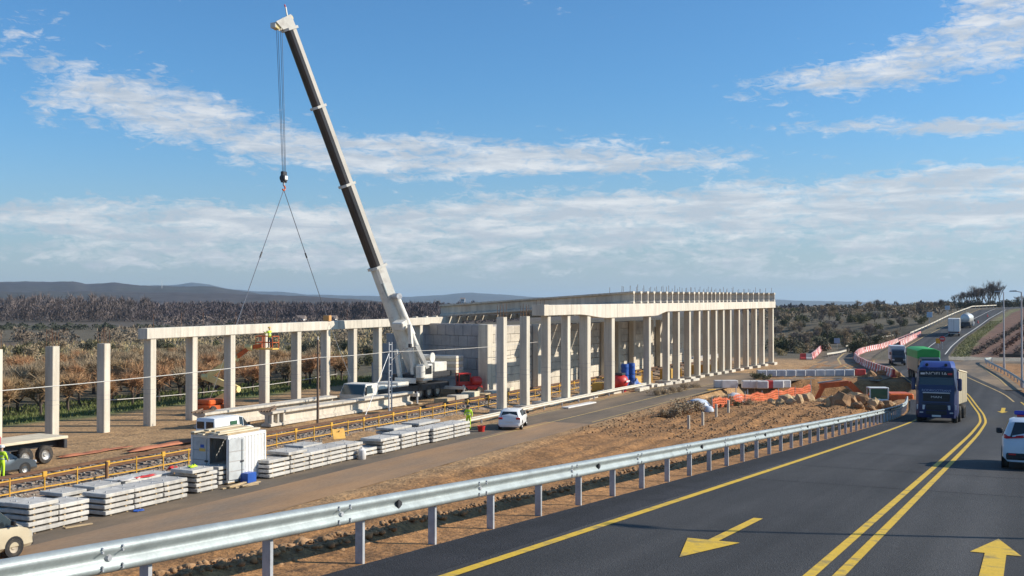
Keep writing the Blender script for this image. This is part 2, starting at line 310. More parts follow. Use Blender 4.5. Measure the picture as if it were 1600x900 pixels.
    def quad(s, a, b, c, d): return s.add([a, b, c, d], [(0,1,2,3)])
    def rock(s, c, r, rnd, sub=1, squash=.75):
        b = bmesh.new(); bmesh.ops.create_icosphere(b, subdivisions=sub, radius=1.0)
        sx, sy, sz = r*rnd.uniform(.7,1.25), r*rnd.uniform(.7,1.25), r*squash*rnd.uniform(.75,1.2); rot = Matrix.Rotation(rnd.uniform(0,6.28), 3, 'Z') @ Matrix.Rotation(rnd.uniform(-.5,.5), 3, 'X')
        vs = []
        for v in b.verts:
            p = v.co*rnd.uniform(.78,1.18); p = rot @ Vector((p.x*sx, p.y*sy, p.z*sz)); vs.append((c[0]+p.x, c[1]+p.y, c[2]+p.z))
        b.verts.index_update(); s.add(vs, [tuple(v.index for v in f.verts) for f in b.faces]); b.free(); return s
    def mesh(s, name, material, smooth=False, angle=35):
        me = bpy.data.meshes.new(name); me.from_pydata(s.v, [], s.f); me.validate(); me.update()
        if material: me.materials.append(material)
        b = bmesh.new(); b.from_mesh(me); bmesh.ops.recalc_face_normals(b, faces=b.faces); b.to_mesh(me); b.free()
        if smooth:
            me.shade_smooth(); me.set_sharp_from_angle(angle=R(angle))
        return me
    def build(s, name, material, parent=None, loc=(0,0,0), rot=(0,0,0), smooth=False, angle=35):
        return link(name, s.mesh(name, material, smooth, angle), parent, loc, rot)
def raw(name, v, f, material, parent=None, smooth=False, kind=None):
    me = bpy.data.meshes.new(name); me.from_pydata(v, [], f); me.update()
    if material: me.materials.append(material)
    if smooth: me.shade_smooth()
    o = link(name, me, parent)
    if kind: o['kind'] = kind
    return o

# ---------------------------------------------------------------- the lie of the land
def sst(a, b, x):
    t = np.clip((x-a)/(b-a), 0, 1); return t*t*(3-2*t)
CL = np.array([(-60,-2.45),(40,-2.45),(60,-2.5),(80,-2.75),(97,-3.5),(121,-5.8),(150,-11),(174,-15),(200,-17),(230,-17.5),(261,-17.2),(291,-16),(340,-14),(381,-11),(450,0),(600,45),(900,160)], float)
_ys = np.arange(-60, 900, 2.0); _xs = np.interp(_ys, CL[:,0], CL[:,1])
for _ in range(6): _xs[1:-1] = (_xs[:-2]+2*_xs[1:-1]+_xs[2:])/4
def cx(Y): return np.interp(Y, _ys, _xs)
def rz(Y):
    Y = np.asarray(Y, float); a = 6.6-.0675*Y
    z = .5*(a+np.sqrt(a*a+.25))
    far = 7.2*(np.clip(Y-172, 0, 400)/211.0)**1.6
    far = np.where(Y > 385, 7.55+.8*(1-np.exp(-(Y-385)/60.0)), far)
    return z+far
def vnoise(X, Y, s, seed=0):                               # cheap smooth pseudo noise
    x, y = X/s, Y/s
    return (np.sin(x*1.7+seed+1.3*np.sin(y*1.1+seed*2))+np.sin(y*1.9-seed+1.1*np.sin(x*1.3+seed)))/2
def H(X, Y):
    X = np.asarray(X, float); Y = np.asarray(Y, float)
    r = rz(Y); c = cx(Y)
    dl = (c-7.2)-X; dr = X-(c+6.5)
    left = np.maximum(r-np.clip(dl, 0, None)/(1.7+28*sst(300, 350, Y)), 0)
    hill = sst(188, 225, Y)
    right = np.maximum(r-np.clip(dr, 0, None)/9.0, 0)*(1-hill)+(r+np.clip(dr, 0, 160)*.022)*hill
    z = np.where(dl > 0, left, np.where(dr > 0, right, r))
    on = (dl < -.5) & (dr < 1.0)
    rough = np.where(on, 0, 1.0)*np.where((X > -37.6) & (X < -29.8) & (Y < 150), .0, 1)
    site = sst(-75, -66, X)
    z = z+rough*(.09*vnoise(X, Y, 1.3, 1)+.07*vnoise(X, Y, .55, 4)+.05*np.sin(X*4.2+.6*vnoise(X,Y,9,3))*(vnoise(X,Y,6,7) > 0))*sst(-52, -50, X)*np.where(dl > 1.2, 1, .35)*(Y < 180)
    berm = np.exp(-((dl-3.0)/2.2)**2)*np.where(dl > .6, 1, 0)*(Y < 110)
    z = z+berm*(.16+.16*vnoise(X, Y, .9, 2)+.12*vnoise(X, Y, .4, 9))
    for x0, a0, am in ((-27.6,.5,.10),(-25.9,1.1,.10),(-22.4,2.3,.09),(-20.7,2.9,.09),(-16.8,4.0,.08),(-15.2,4.4,.08)):      # wheel ruts
        u = X-(x0+.9*np.sin(Y/17.0+a0)+.3*np.sin(Y/6.0+a0*2)); z = z-am*(np.exp(-(u/.28)**2)-.55*np.exp(-((np.abs(u)-.55)/.25)**2))*(Y < 106)*(X < c-10)*(.55+.45*vnoise(X, Y, 5.0, a0))
    # spoil and excavation beside the road
    z = z+.45*np.exp(-(((X+19.5)/5.0)**2+((Y-92)/9.0)**2))*(1+.25*vnoise(X, Y, 1.1, 5))
    pit = sst(-31, -27.5, X)*(1-sst(-14.2, -11.2, X))*sst(104, 108, Y)*(1-sst(131, 136, Y+.55*(X+20)*-1*.6))
    z = z-2.3*pit
    # orchard ground lies a touch lower, then rolls out to the plain
    out = sst(-70, -120, X)
    z = z+out*(.35*vnoise(X, Y, 37, 3))*(1-sst(300, 600, np.hypot(X, Y)))
    z = np.where(on, z-.10, z)
    return z
def Hs(x, y): return float(H(np.array([x]), np.array([y]))[0])
def fast_mesh(name, V, Fc, material):                     # V (n,3), Fc (m,3): quick mesh from arrays
    V = np.asarray(V, np.float32); Fc = np.asarray(Fc, np.int32); me = bpy.data.meshes.new(name); n, m, k = len(V), len(Fc), Fc.shape[1]
    me.vertices.add(n); me.vertices.foreach_set('co', V.ravel()); me.loops.add(m*k); me.loops.foreach_set('vertex_index', Fc.ravel())
    me.polygons.add(m); me.polygons.foreach_set('loop_start', np.arange(0, m*k, k, dtype=np.int32)); me.update(calc_edges=True)
    if material: me.materials.append(material)
    return me

def grid_axis(parts):
    out = []
    for a, b, d in parts: out += list(np.arange(a, b, d))
    return np.array(out+[parts[-1][1]])
def build_ground():
    gx = np.concatenate([-np.geomspace(30000, 125, 60), grid_axis([(-122,-76,2.0),(-75,-40,1.0),(-39.5,-30,1.0),(-29.5,-14,.32),(-13.8,4,.4),(4.5,40,2.0)]), np.geomspace(42, 30000, 55)])
    gy = np.concatenate([-np.geomspace(6000, 22, 22), grid_axis([(-20,60,.5),(60.5,140,1.0),(141,230,2.0),(232,420,5.0)]), np.geomspace(428, 34000, 60)])
    X, Y = np.meshgrid(gx, gy); Z = H(X, Y)
    far = np.hypot(X, Y)
    n, m = X.shape
    v = np.stack([X, Y, Z], -1).reshape(-1, 3)
    idx = np.arange(n*m).reshape(n, m)
    f = np.stack([idx[:-1,:-1], idx[:-1,1:], idx[1:,1:], idx[1:,:-1]], -1).reshape(-1, 4)
    me = fast_mesh('ground', v, f, None); me.shade_smooth()
    # albedo zones: what grows or lies where
    col = np.zeros((n, m, 3)); col[:] = (.125,.098,.066)
    def put(mask, c):
        mk = np.clip(mask, 0, 1)[..., None]; col[:] = col*(1-mk)+np.array(c)*mk
    w = 3.0*vnoise(X, Y, 9, 1)+1.5*vnoise(X, Y, 3.3, 2)
    put(sst(-330, -300, X+w*4)*(far < 900), (.16,.125,.075))
    put(sst(-205, -195, X+w)*sst(0,1,1-sst(330,360,far)), (.25,.20,.115))
    put((np.abs(X+150+w*2) < 9)*(Y < 190), (.13,.15,.055))
    put((np.abs(X+230+w*2) < 14), (.12,.075,.06))
    put((np.abs(X+300+w*3) < 25), (.20,.17,.12))
    put(sst(-116, -110, X+w), (.115,.095,.055))
    put(sst(-80, -76, X+w*.8), (.125,.145,.045))
    put(sst(-70.5, -68, X+w*.5), (.42,.255,.12))
    put(sst(-44, -40, X+w*.4), (.44,.265,.125))
    put(sst(-30, -27, X+w*.3), (.37,.185,.068))
    put(sst(178, 192, Y+w)*1.0, (.13,.105,.065))
    put(sst(186, 200, Y+w)*sst(0, 3, X-cx(Y)-5), (.185,.095,.06))
    put(sst(190, 205, Y)*sst(0, 1.5, X-cx(Y)-4.8)*(1-sst(2.0, 3.5, X-cx(Y)-5+w*.2)), (.19,.175,.07))
    put(sst(420, 500, far), (.11,.088,.066))
    put((np.abs(Y-197) < 5)*(X > cx(Y)+2), (.30,.26,.20))
    a = me.color_attributes.new('zone', 'FLOAT_COLOR', 'POINT')
    a.data.foreach_set('color', np.concatenate([col.reshape(-1,3), np.ones((n*m,1))], 1).astype(np.float32).ravel())
    me.materials.append(mat('ground', (1,1,1), .95, var=.26, scale=.35, bump=2.4, bscale=3.2, attr='zone', fine=(4.5,.24), col2=None))
    o = link('ground', me); tag(o, kind='structure'); return o
build_ground()

# ---------------------------------------------------------------- roads
def strip(name, ys, xa, xb, dz, material, zf=None, nx=2, parent=None):
    v = []; f = []
    for k, y in enumerate(ys):
        for i in range(nx):
            x = xa(y)+(xb(y)-xa(y))*i/(nx-1); z = float(rz(y)) if zf is None else zf(y); v.append((x, y, z+dz))
    for k in range(len(ys)-1):
        for i in range(nx-1): f.append((k*nx+i, k*nx+i+1, (k+1)*nx+i+1, (k+1)*nx+i))
    o = raw(name, v, f, material, parent, smooth=True); 
    if parent is None: tag(o, kind='structure')
    return o
YS = list(np.arange(-20, 200, 1.5))+list(np.arange(200, 520, 5.0))
road = strip('road', YS, lambda y: cx(y)-4.35, lambda y: cx(y)+4.6, 0.0, asphalt, nx=4)
strip('road_shoulder', list(np.arange(-20, 112, 1.5)), lambda y: cx(y)-5.45, lambda y: cx(y)-4.35, -.006, asphalt_edge)
strip('road_shoulder', list(np.arange(-20, 128, 1.5)), lambda y: cx(y)+4.6, lambda y: cx(y)+6.0, -.006, asphalt_edge)
def line_mark(name, y0, y1, off, w, material, dz=.008, step=1.5):
    ys = list(np.arange(y0, y1, step))+[y1]
    return strip(name, ys, lambda y: cx(y)+off-w/2, lambda y: cx(y)+off+w/2, dz, material)
line_mark('edge_line', -18, 118, -4.12, .17, paint_y); 
line_mark('centre_line', -18, 130, -.17, .15, paint_y); line_mark('centre_line', -18, 130, .17, .15, paint_y)
line_mark('edge_line', 196, 430, -4.1, .2, paint_yold, step=6); line_mark('edge_line', 205, 430, 3.9, .2, paint_w, step=6); line_mark('centre_line', 215, 430, 0, .16, paint_w, step=6)
line_mark('edge_line', 118, 192, -4.0, .16, paint_yold); line_mark('edge_line', -18, 112, 4.3, .15, paint_y)
line_mark('edge_line', 112, 168, 3.7, .16, paint_yold)
def arrow(name, x, ytip, ytail, hw, hl, sw, dirn):
    v = []; 
    def p(dx, y): return (x+dx, y, float(rz(y))+.009)
    yb = ytip-dirn*hl
    vs = [p(0,ytip), p(-hw,yb), p(-sw,yb), p(sw,yb), p(hw,yb), p(-sw,ytail), p(sw,ytail)]
    o = raw(name, vs, [(0,1,2),(0,2,3),(0,3,4),(2,5,6,3)], paint_y); tag(o, kind='structure'); return o
arrow('lane_arrow', -4.5, 15.05, 20.05, .42, 1.85, .085, -1)
arrow('lane_arrow', -.47, 20.0, 13.0, .36, 1.8, .15, 1)
arrow('lane_arrow', float(cx(104))+2.2, 98, 104.5, .42, 2.2, .16, -1)
# transverse joints in the fresh asphalt
for y in (27.8, 33.2, 40.5, 48.5, 58.5):
    strip('asphalt_joint', [y, y+.05], lambda q: cx(q)-4.3, lambda q: cx(q)+4.5, .004, asphalt_edge)
# the old service road below the ramp, dusty near the camera
def sx0(y): return -37.3+.00022*max(0, y-95)**2
def sx1(y): return -34.3+.00022*max(0, y-95)**2+.012*max(0,y-60)
def sx2(y): return -30.2+.00030*max(0, y-95)**2
sy_ = list(np.arange(-10, 146, 2.0))
tag(strip('service_road', sy_, sx0, sx1, .02, asphalt_old, zf=lambda y: 0.0, nx=3), kind='structure')
tag(strip('service_road', [y for y in sy_ if y < 79], sx1, sx2, .02, asphalt_dusty, zf=lambda y: 0.0, nx=3), kind='structure')
tag(strip('service_road', [y for y in sy_ if y > 76], sx1, sx2, .02, asphalt_old, zf=lambda y: 0.0, nx=3), kind='structure')
for fx, a, b, w in ((lambda y: sx0(y)+.35, 60, 145, .14), (lambda y: sx1(y)+.55, 66, 132, .16), (lambda y: sx2(y)-.4, 79, 118, .14)):
    ys = list(np.arange(a, b, 2.0)); tag(strip('service_road_line', ys, lambda y: fx(y)-w/2, lambda y: fx(y)+w/2, .032, paint_yold, zf=lambda y: 0.0), kind='structure')
def patch(name, pts, z, material, zf=None):
    b = bmesh.new(); vs = [b.verts.new((x, y, (zf(x, y) if zf else 0)+z)) for x, y in pts]; f = b.faces.new(vs)
    bmesh.ops.triangulate(b, faces=[f]); bmesh.ops.recalc_face_normals(b, faces=b.faces)
    if b.faces[0].normal.z < 0: bmesh.ops.reverse_faces(b, faces=b.faces)
    me = bpy.data.meshes.new(name); b.to_mesh(me); b.free(); me.materials.append(material); o = link(name, me); tag(o, kind='structure'); return o
def gpx(l): return [tuple(at(x, y, 0.0)[:2]) for x, y in l]
# detour loop that leaves the main road and joins the service road
LOOP = gpx([(1424,527),(1380,533),(1330,545),(1300,556),(1278,566),(1262,577),(1246,584),(1200,592),(1150,599),(1190,601),(1260,593),(1330,591.5),(1372,596),(1400,588),(1352,571),(1338,561),(1345,551),(1380,541),(1432,530)])
patch('detour_road', LOOP, .024, asphalt_old)
MOUTH = [(float(cx(y))-4.3, y) for y in (150,160,170,180,190,200,215)]
patch('junction_road', [(float(cx(y))-4.3, y) for y in (140,160,180,200,222)]+gpx([(1404,538),(1352,553),(1345,561),(1358,570),(1404,588)]), .030, asphalt_old)
# the side road that leaves to the right past the guard rail
patch('side_road', [(float(cx(y))+4.5, y) for y in (128,140,150,160,170,180,190,203)]+[(30,203),(30,191),(2,190),(-3,187),(-6.2,183),(-4.8,170),(-2.6,152),(-1.2,138),(-.4,128)], .016, asphalt_old)
def ground_line(name, pts, w, material, z=.034):
    v = []; f = []
    P = [Vector((*p, 0)) for p in pts]
    for i, p in enumerate(P):
        d = (P[min(i+1,len(P)-1)]-P[max(i-1,0)]).normalized(); s_ = Vector((-d.y, d.x, 0))*(w/2); v += [tuple(p-s_+Vector((0,0,z))), tuple(p+s_+Vector((0,0,z)))]
    for i in range(len(P)-1): f.append((2*i, 2*i+1, 2*i+3, 2*i+2))
    o = raw(name, v, f, material); tag(o, kind='structure'); return o
ground_line('detour_line', gpx([(1420,530),(1380,537),(1345,545),(1318,553),(1309,561),(1314,570),(1330,577)]), .28, paint_yold)
ground_line('detour_line', gpx([(1402,545),(1372,553),(1363,560),(1366,568),(1380,576)]), .28, paint_yold, .042)
ground_line('side_road_line', [(-6.6,176),(-5.6,168),(-4.6,158),(-3.2,146),(-2.2,134)], .18, paint_yold)
# ---------------------------------------------------------------- W-beam guard rails
WPROF = [(0,.0),(.045,.012),(.081,.045),(.081,.085),(.030,.128),(.018,.155),(.030,.182),(.081,.225),(.081,.265),(.045,.298),(0,.310)]
WFULL = WPROF+[(a-.012, z) for a, z in reversed(WPROF)]
def guard_rail(pts, side, label, name='guard_rail', top=.80, post_step=2.0, rail_len=4.0, post=(.12,.055), drop=.5, mats=(galv, galv_post), bolts=True, zf=None):
    """pts: plan polyline (x, y); side=+1 when the corrugated face looks to the right of the direction of travel."""
    P = [Vector((x, y, zf(x, y))) for x, y in pts]
    L = [0.0]
    for a, b in zip(P[:-1], P[1:]): L.append(L[-1]+(b-a).length)
    def pt(s):
        s = min(max(s, 0), L[-1]); k = max(i for i in range(len(L)) if L[i] <= s+1e-9); k = min(k, len(P)-2)
        t = (s-L[k])/(L[k+1]-L[k]); d = (P[k+1]-P[k]).normalized(); d2 = Vector((d.x, d.y, 0)).normalized()
        return P[k].lerp(P[k+1], t), Vector((d2.y, -d2.x, 0))*side, d
    root = empty(name, P[0]); tag(root, label, 'guard rail')
    o0 = P[0]
    s = 0.0
    while s < L[-1]-.5:
        e = min(s+rail_len, L[-1]); path = []
        n = max(2, int((e-s)/2)+1)
        for i in range(n):
            q, sv, d = pt(s+(e-s)*i/(n-1)); path.append((q-o0+sv*.0+Vector((0,0,top-.31)), sv))
        MB().prism(WFULL, path).build('rail', mats[0], root, smooth=True, angle=50)
        if bolts:
            q, sv, d = pt(e-.02); mb = MB()
            for dy in (-.13, .13):
                for zz in (.055, .085, .225, .262):
                    c = q-o0+d*dy+sv*.083+Vector((0,0,top-.31+zz)); mb.tube(c, c+sv*.02, .016, .012, 6)
            c = q-o0+sv*.02+Vector((0,0,top-.155)); mb.tube(c, c+sv*.035, .045, .03, 8)
            c2 = q-o0-d*.30; mb.hexa([c2+sv*.075+Vector((0,0,top-.31+z0)) if k < 2 else c2+sv*.086+d*(.62)+Vector((0,0,top-.31+z0)) for k, z0 in ((0,.04),(0,.05),(2,.05),(2,.04),(0,.04),(0,.05),(2,.05),(2,.04))]) if False else None
            tag(mb.build('splice_bolts', galv_post, root), kind='stuff')
        s = e
    if bolts:
        for sr in np.arange(1.4, L[-1], 8.0):
            q, sv, d = pt(sr); c = q-o0+sv*.02+Vector((0,0,top-.155)); MB().hexa([c-d*.05+Vector((0,0,-.075)),c+d*.05+Vector((0,0,-.02)),c+d*.05+sv*.055+Vector((0,0,-.02)),c-d*.05+sv*.055+Vector((0,0,-.075)),c-d*.05+Vector((0,0,.075)),c+d*.05+Vector((0,0,.02)),c+d*.05+sv*.055+Vector((0,0,.02)),c-d*.05+sv*.055+Vector((0,0,.075))]).build('reflector', steel_dark, root)
    s = .6
    w, t = post
    while s < L[-1]:
        q, sv, d = pt(s); q = q-o0; b = q-sv*.02
        mb = MB()
        def bx(a0, a1, c0, c1, z0, z1):
            pts8 = []
            for z in (z0, z1):
                for a, c in ((a0,c0),(a1,c0),(a1,c1),(a0,c1)):
                    pts8.append(b+sv*a+d*c+Vector((0,0,z)))
            mb.hexa(pts8)
        bx(-w, 0, -t/2, -t/2+.006, -drop, top-.06); bx(-.006, 0, -t/2+.006, t/2, -drop, top-.06); bx(-w, -w+.006, -t/2+.006, t/2, -drop, top-.06)
        mb.build('post', mats[1], root)
        s += post_step
    return root
zroad = lambda x, y: float(rz(y))
ys = list(np.arange(-4, 106, 4.0))
guard_rail([(float(cx(y))-5.72, y) for y in ys], 1, 'long galvanised guard rail on slim posts along the ramp edge, nearest the camera', zf=zroad)
guard_rail([(2.0,112),(.8,120),(-.3,130),(-1.0,138),(-2.4,152),(-4.6,170),(-6.0,182),(-6.1,186),(-5.2,188)], -1, 'curved galvanised guard rail at the right edge of the picture, below the two lamp posts', post_step=4, rail_len=6, bolts=False, zf=lambda x, y: 0.0)
guard_rail([(-37.9,66),(-37.9,74),(-37.9,82),(-37.9,90),(-37.9,98),(-37.8,106),(-37.5,113)], 1, 'pale guard rail along the far side of the dusty service road beneath the front columns', post_step=4, rail_len=4, bolts=False, zf=lambda x, y: -.05, mats=(pale_rail, galv_post), top=.72)
guard_rail([tuple(at(x, y)[:2]) for x, y in ((1424,524),(1404,527),(1376,532),(1345,540),(1321,547))], -1, 'pale guard rail on the outside of the detour bend below the scrub', post_step=4, rail_len=6, bolts=False, zf=lambda x, y: 0.0, mats=(pale_rail, galv_post), top=.95)
guard_rail([(float(cx(y))-7.0, y) for y in (262,275,290,310,335,360,390,430)], -1, 'far guard rail climbing the hill left of the two lorries', post_step=6, rail_len=10, bolts=False, zf=zroad, mats=(pale_rail, galv_post), top=1.0)
guard_rail([tuple(at(x, y)[:2]) for x, y in ((1322,552),(1312,555),(1292,558))], -1, 'short low guard rail between the barrier rows on the detour bend', post_step=3, rail_len=4, bolts=False, zf=lambda x, y: 0.0, mats=(pale_rail, galv_post), top=.7)

# ---------------------------------------------------------------- columns and beams of the viaduct
XB = -60.0
def zb_top(y): return 6.55+.0085*(y-62)                 # top of the back columns
def column(name, x, y, w, d, z0, z1, label, group, rebar=False, foot=None, rot=0.0, material=None):
    root = empty(name, (x, y, z0), rot); tag(root, label, 'column', group)
    h = z1-z0
    m_ = MB(); c = .035
    prof = [(-w/2+c,-d/2),(w/2-c,-d/2),(w/2,-d/2+c),(w/2,d/2-c),(w/2-c,d/2),(-w/2+c,d/2),(-w/2,d/2-c),(-w/2,-d/2+c)]
    n = 8; vs = [(a, b, -.3) for a, b in prof]+[(a, b, h) for a, b in prof]
    m_.add(vs, [(i,(i+1)%n,n+(i+1)%n,n+i) for i in range(n)]+[tuple(range(n-1,-1,-1)), tuple(range(n,2*n))])
    m_.build('shaft', material or concrete, root)
    for zz in (h*.37, h*.42):                          # form-tie marks low on the shaft
        MB().box(-w/2-.004, w/2+.004, -d/2-.004, d/2+.004, zz, zz+.025).build('form_joint', panel_grey, root)
    if rebar:
        for k, (a, b) in enumerate(((-.25,-.3),(.25,-.3),(-.25,.3),(.25,.3),(0,-.3),(0,.3))):
            MB().tube((a*w/.6, b*d/.8, h-.02), (a*w/.6+random.uniform(-.04,.04), b*d/.8, h+random.uniform(.8,1.25)), .022, n=5).build('rebar', rust, root)
    if foot:
        MB().cbox(-foot/2, foot/2, -foot/2*1.1, foot/2*1.1, -.3, .32, .03).build('footing', concrete, root)
    return root
# back row: 4.55 m apart along the track
back_y = [49.0+4.55*k for k in range(-1, 12)]
for k, y in enumerate(back_y):
    if y > 100: break
    lab = ORD[k-1] if k else None
    if k == 0: continue
    bare = y < 59.5
    column('concrete_column', XB, y, .74, .60, 0, zb_top(y)+(-.15 if bare else 0), ('free-standing concrete column in the back row, %s from the left edge' if bare else 'concrete column carrying the long pale beam in the back row, %s from the left edge') % lab, 'back row of viaduct columns', rebar=bare)
column('concrete_column', XB, 102.8, .74, .60, 0, zb_top(102.8), 'back row concrete column just right of the crane boom before the grey panel wall', 'back row of viaduct columns')
def cap_beam(name, pts, w, label, cat='beam', hts=None, lean=0):
    """pts: (x, y, zbottom, ztop) along the beam."""
    P = pts; root_o = Vector((P[0][0], P[0][1], 0))
    m_ = MB(); d = (Vector((P[-1][0],P[-1][1],0))-root_o).normalized(); s_ = Vector((d.y,-d.x,0))*(w/2); c = .04
    n = 8; vs = []
    for x, y, z0, z1 in P:
        o = Vector((x, y, 0))-root_o
        ring = [(-1,z0+c),(-1+2*c/w,z0),(1-2*c/w,z0),(1,z0+c),(1,z1-c),(1-2*c/w,z1),(-1+2*c/w,z1),(-1,z1-c)]
        vs += [o+s_*a+Vector((0,0,z)) for a, z in ring]
    fs = []
    for k in range(len(P)-1): fs += [(k*n+i, k*n+(i+1)%n, (k+1)*n+(i+1)%n, (k+1)*n+i) for i in range(n)]
    fs += [tuple(range(n-1,-1,-1)), tuple(range((len(P)-1)*n, len(P)*n))]
    o = m_.add(vs, fs).build(name, concrete_new, None, loc=root_o); tag(o, label, cat); return o
def bk(y): return (XB, y, zb_top(y)+.01, zb_top(y)+.82)
cap_beam('cap_beam', [bk(61.9), bk(70.6)], .92, 'first precast beam length at the left end of the back row', )
cap_beam('cap_beam', [bk(70.66), bk(86.9)], .92, 'precast beam in the back row slung between the two crane ropes')
cap_beam('cap_beam', [bk(86.96), bk(96.2)], .92, 'precast beam in the back row left of the crane boom')
cap_beam('cap_beam', [bk(96.26), bk(112)], .92, 'precast beam in the back row right of the crane boom, striped by shadows')
cap_beam('cap_beam', [(XB,112.06,zb_top(112)+.25,zb_top(112)+.82)]+[(XB, y, zb_top(y)+.25, zb_top(y)+.82) for y in (120,140,172)], 1.0, 'shallower back beam running under the deck above the tan panel wall')
for _k, y in enumerate((63, 66, 68.5, 72.5, 75, 78, 89)):
    o = MB().tube((0,0,0),(0.02,0,1.1), .018, n=5).build('starter_bar', rust, None, loc=(XB, y, bk(y)[3]-.02)); tag(o, '%s thin starter bar from the left on the back beam' % ORD[_k], 'rebar', 'starter bars on the back beam')
# front row
A_F, B_F = -45.0, .057
def fx_(y): return A_F+B_F*y
front_px = [(784,1.0),(820,1.0),(853,1.05),(884,1.05),(914,1.25),(952,1.25),(1011,1.05),(1040.5,1.05),(1056.5,.8),(1074,.8),(1089,.8),(1103,.8),(1115.5,.8),(1127,.8),(1138,.8),(1151.5,.85),(1165,.85),(1178,.85),(1190,.85),(1204.5,.9)]
front_y = [online(p, A_F, B_F) for p, _ in front_px]
def zf_bot(y): return 8.12+.0062*(y-90)
def haunch(y):
    a, b = front_y[5], front_y[6]
    return .45*(sst(a-9, a-1.5, y)*(1-sst(b+1.2, b+5, y)))
for k, (y, (p, w)) in enumerate(zip(front_y, front_px)):
    n = ORD[k]
    top = zf_bot(y)-float(haunch(y))
    lab = ('front row column without a beam, rebar on top, %s from the near end' if k < 2 else 'concrete column of the front row under the pale cap beam, %s from the near end') % n
    column('front_column', fx_(y), y, (.70 if w < 1 else .70 if w < 1.2 else .90), (.62 if w < 1.2 else .78), 0, top+(.02 if k < 2 else 0), lab, 'front row of viaduct columns', rebar=k < 2, foot=(1.9 if w > 1 else 1.5), rot=-math.atan(B_F), material=concrete)
ysb = list(np.linspace(front_y[2]-.5, front_y[-1]+.5, 60))
cap_beam('front_cap_beam', [(fx_(y), y, zf_bot(y)-float(haunch(y))+.015, zf_bot(y)+.98) for y in ysb], 1.15, 'long bright cap beam with a deeper middle on the front row of columns')
o = MB().cbox(-.62,.62,-.5,.5,0,1.0,.02).build('beam_end_block', concrete, None, loc=(fx_(front_y[2]-.6)-.05, front_y[2]-1.05, zf_bot(90)+.02)); tag(o, 'grey concrete end block standing on the third front column', 'concrete block')
for i_, b_ in ((-.4,.3),(0,.3),(.4,.3)):
    MB().tube((i_, 0, .98), (i_, 0, 1.45), .02, n=4).build('rebar', rust, o)
# I-girders laid across from the back row to the front row
GPROF = [(-.40,0),(.40,0),(.40,.16),(.11,.32),(.11,1.02),(.50,1.16),(.50,1.32),(-.50,1.32),(-.50,1.16),(-.11,1.02),(-.11,.32),(-.40,.16)]
def i_girder(p, q, label, group, first=False):
    p, q = Vector(p), Vector(q); d = (q-p); s_ = Vector((d.y,-d.x,0)).normalized()
    root = empty('deck_girder', p); tag(root, label, 'girder', group)
    MB().prism(GPROF, [(Vector((0,0,0)), s_), (q-p, s_)]).build('girder_body', concrete if first else concrete_new, root)
    dn = d.normalized()
    MB().add([v for o_ in (q-p-dn*.5, q-p+dn*.01) for v in [o_+s_*a+Vector((0,0,z)) for a, z in ((-.40,.17),(.40,.17),(.40,1.15),(-.40,1.15))]], [(0,1,2,3),(4,5,6,7),(0,1,5,4),(1,2,6,5),(2,3,7,6),(3,0,4,7)]) if False else None
    for t in (.02, .06, .12) if first else (.02, .09):
        c = q-p-dn*(d.length*t); MB().tube(c+Vector((0,0,1.3)), c+Vector((random.uniform(-.05,.05),0,1.32+random.uniform(.45,.8))), .022, n=4).build('starter_bar', rust, root)
    return root
gpx_ = [986,997.6,1008,1018,1028,1038,1046.6,1056,1064,1073,1081,1088,1095,1101.6,1108,1114,1120.6,1126.4,1132.4,1138,1147,1156.4,1165.2,1173.6,1182,1190,1198,1207]
for k, p in enumerate(gpx_):
    y = online(p, A_F, B_F); yb = 108.9+(y-online(gpx_[0], A_F, B_F))*1.02
    lab = 'long concrete deck girder nearest the camera, its whole side showing above the beams' if k == 0 else 'concrete deck girder whose pale end shows on the front beam, %s from its near end' % ORD[k]
    i_girder((XB-.6, yb, zb_top(yb)+.84), (fx_(y)+.35, y, zf_bot(y)+1.0), lab, 'deck girders', k == 0)
# bearing blocks on the back beam beneath the first girders
for k in range(5):
    y = 106.3-2.2*k; o = MB().cbox(-.25,.25,-.2,.2,0,.14,.02).build('bearing_pad', concrete_new, None, loc=(XB+.1, y, bk(y)[3]+.002)); tag(o, 'small bearing pad on the back beam, %s from the nearest girder' % ORD[k], 'bearing pad', 'bearing pads')

# ---------------------------------------------------------------- retaining walls of precast panels
def panel_wall(name, p, q, pw, ph, rows, topf, mats_, label, stagger=True, thick=.25, gap=.035):
    p, q = Vector((*p,0)), Vector((*q,0)); d = (q-p); L = d.length; d.normalize(); ang = math.atan2(d.y, d.x)
    root = empty(name, p, ang); tag(root, label, 'wall')
    # backing just behind the panels
    hs = [topf(t*L/30) for t in range(31)]
    mb = MB()
    for t in range(30):
        h = min(hs[t], hs[t+1])-.12; a, b = L*t/30, L*(t+1)/30
        if h > .2: mb.box(a+(0 if t else .05), b, .10, .8, -.3, h)
    mb.build('core', panel_grey, root)
    meshes = {}
    def pm(w_, h_, m_):
        key = (round(w_,2), round(h_,2), m_.name)
        if key not in meshes: meshes[key] = MB().cbox(gap/2, w_-gap/2, 0, thick, gap/2, h_-gap/2, .02).mesh('panel', m_)
        return meshes[key]
    n = int(math.ceil(L/pw)); k = 0
    for i in range(n+1):
        for j in range(rows):
            x0 = (i-.5*(j % 2 if stagger else 0))*pw; x1 = min(x0+pw, L); x0 = max(x0, 0)
            if x1-x0 < .25 or (j+1)*ph > topf((x0+x1)/2)+.35*ph: continue
            link('panel', pm(x1-x0, ph, random.choice(mats_)), root, loc=(x0, -.20+random.uniform(-.012,.012), j*ph))
    return root
corner = (-50.1, 100.6)
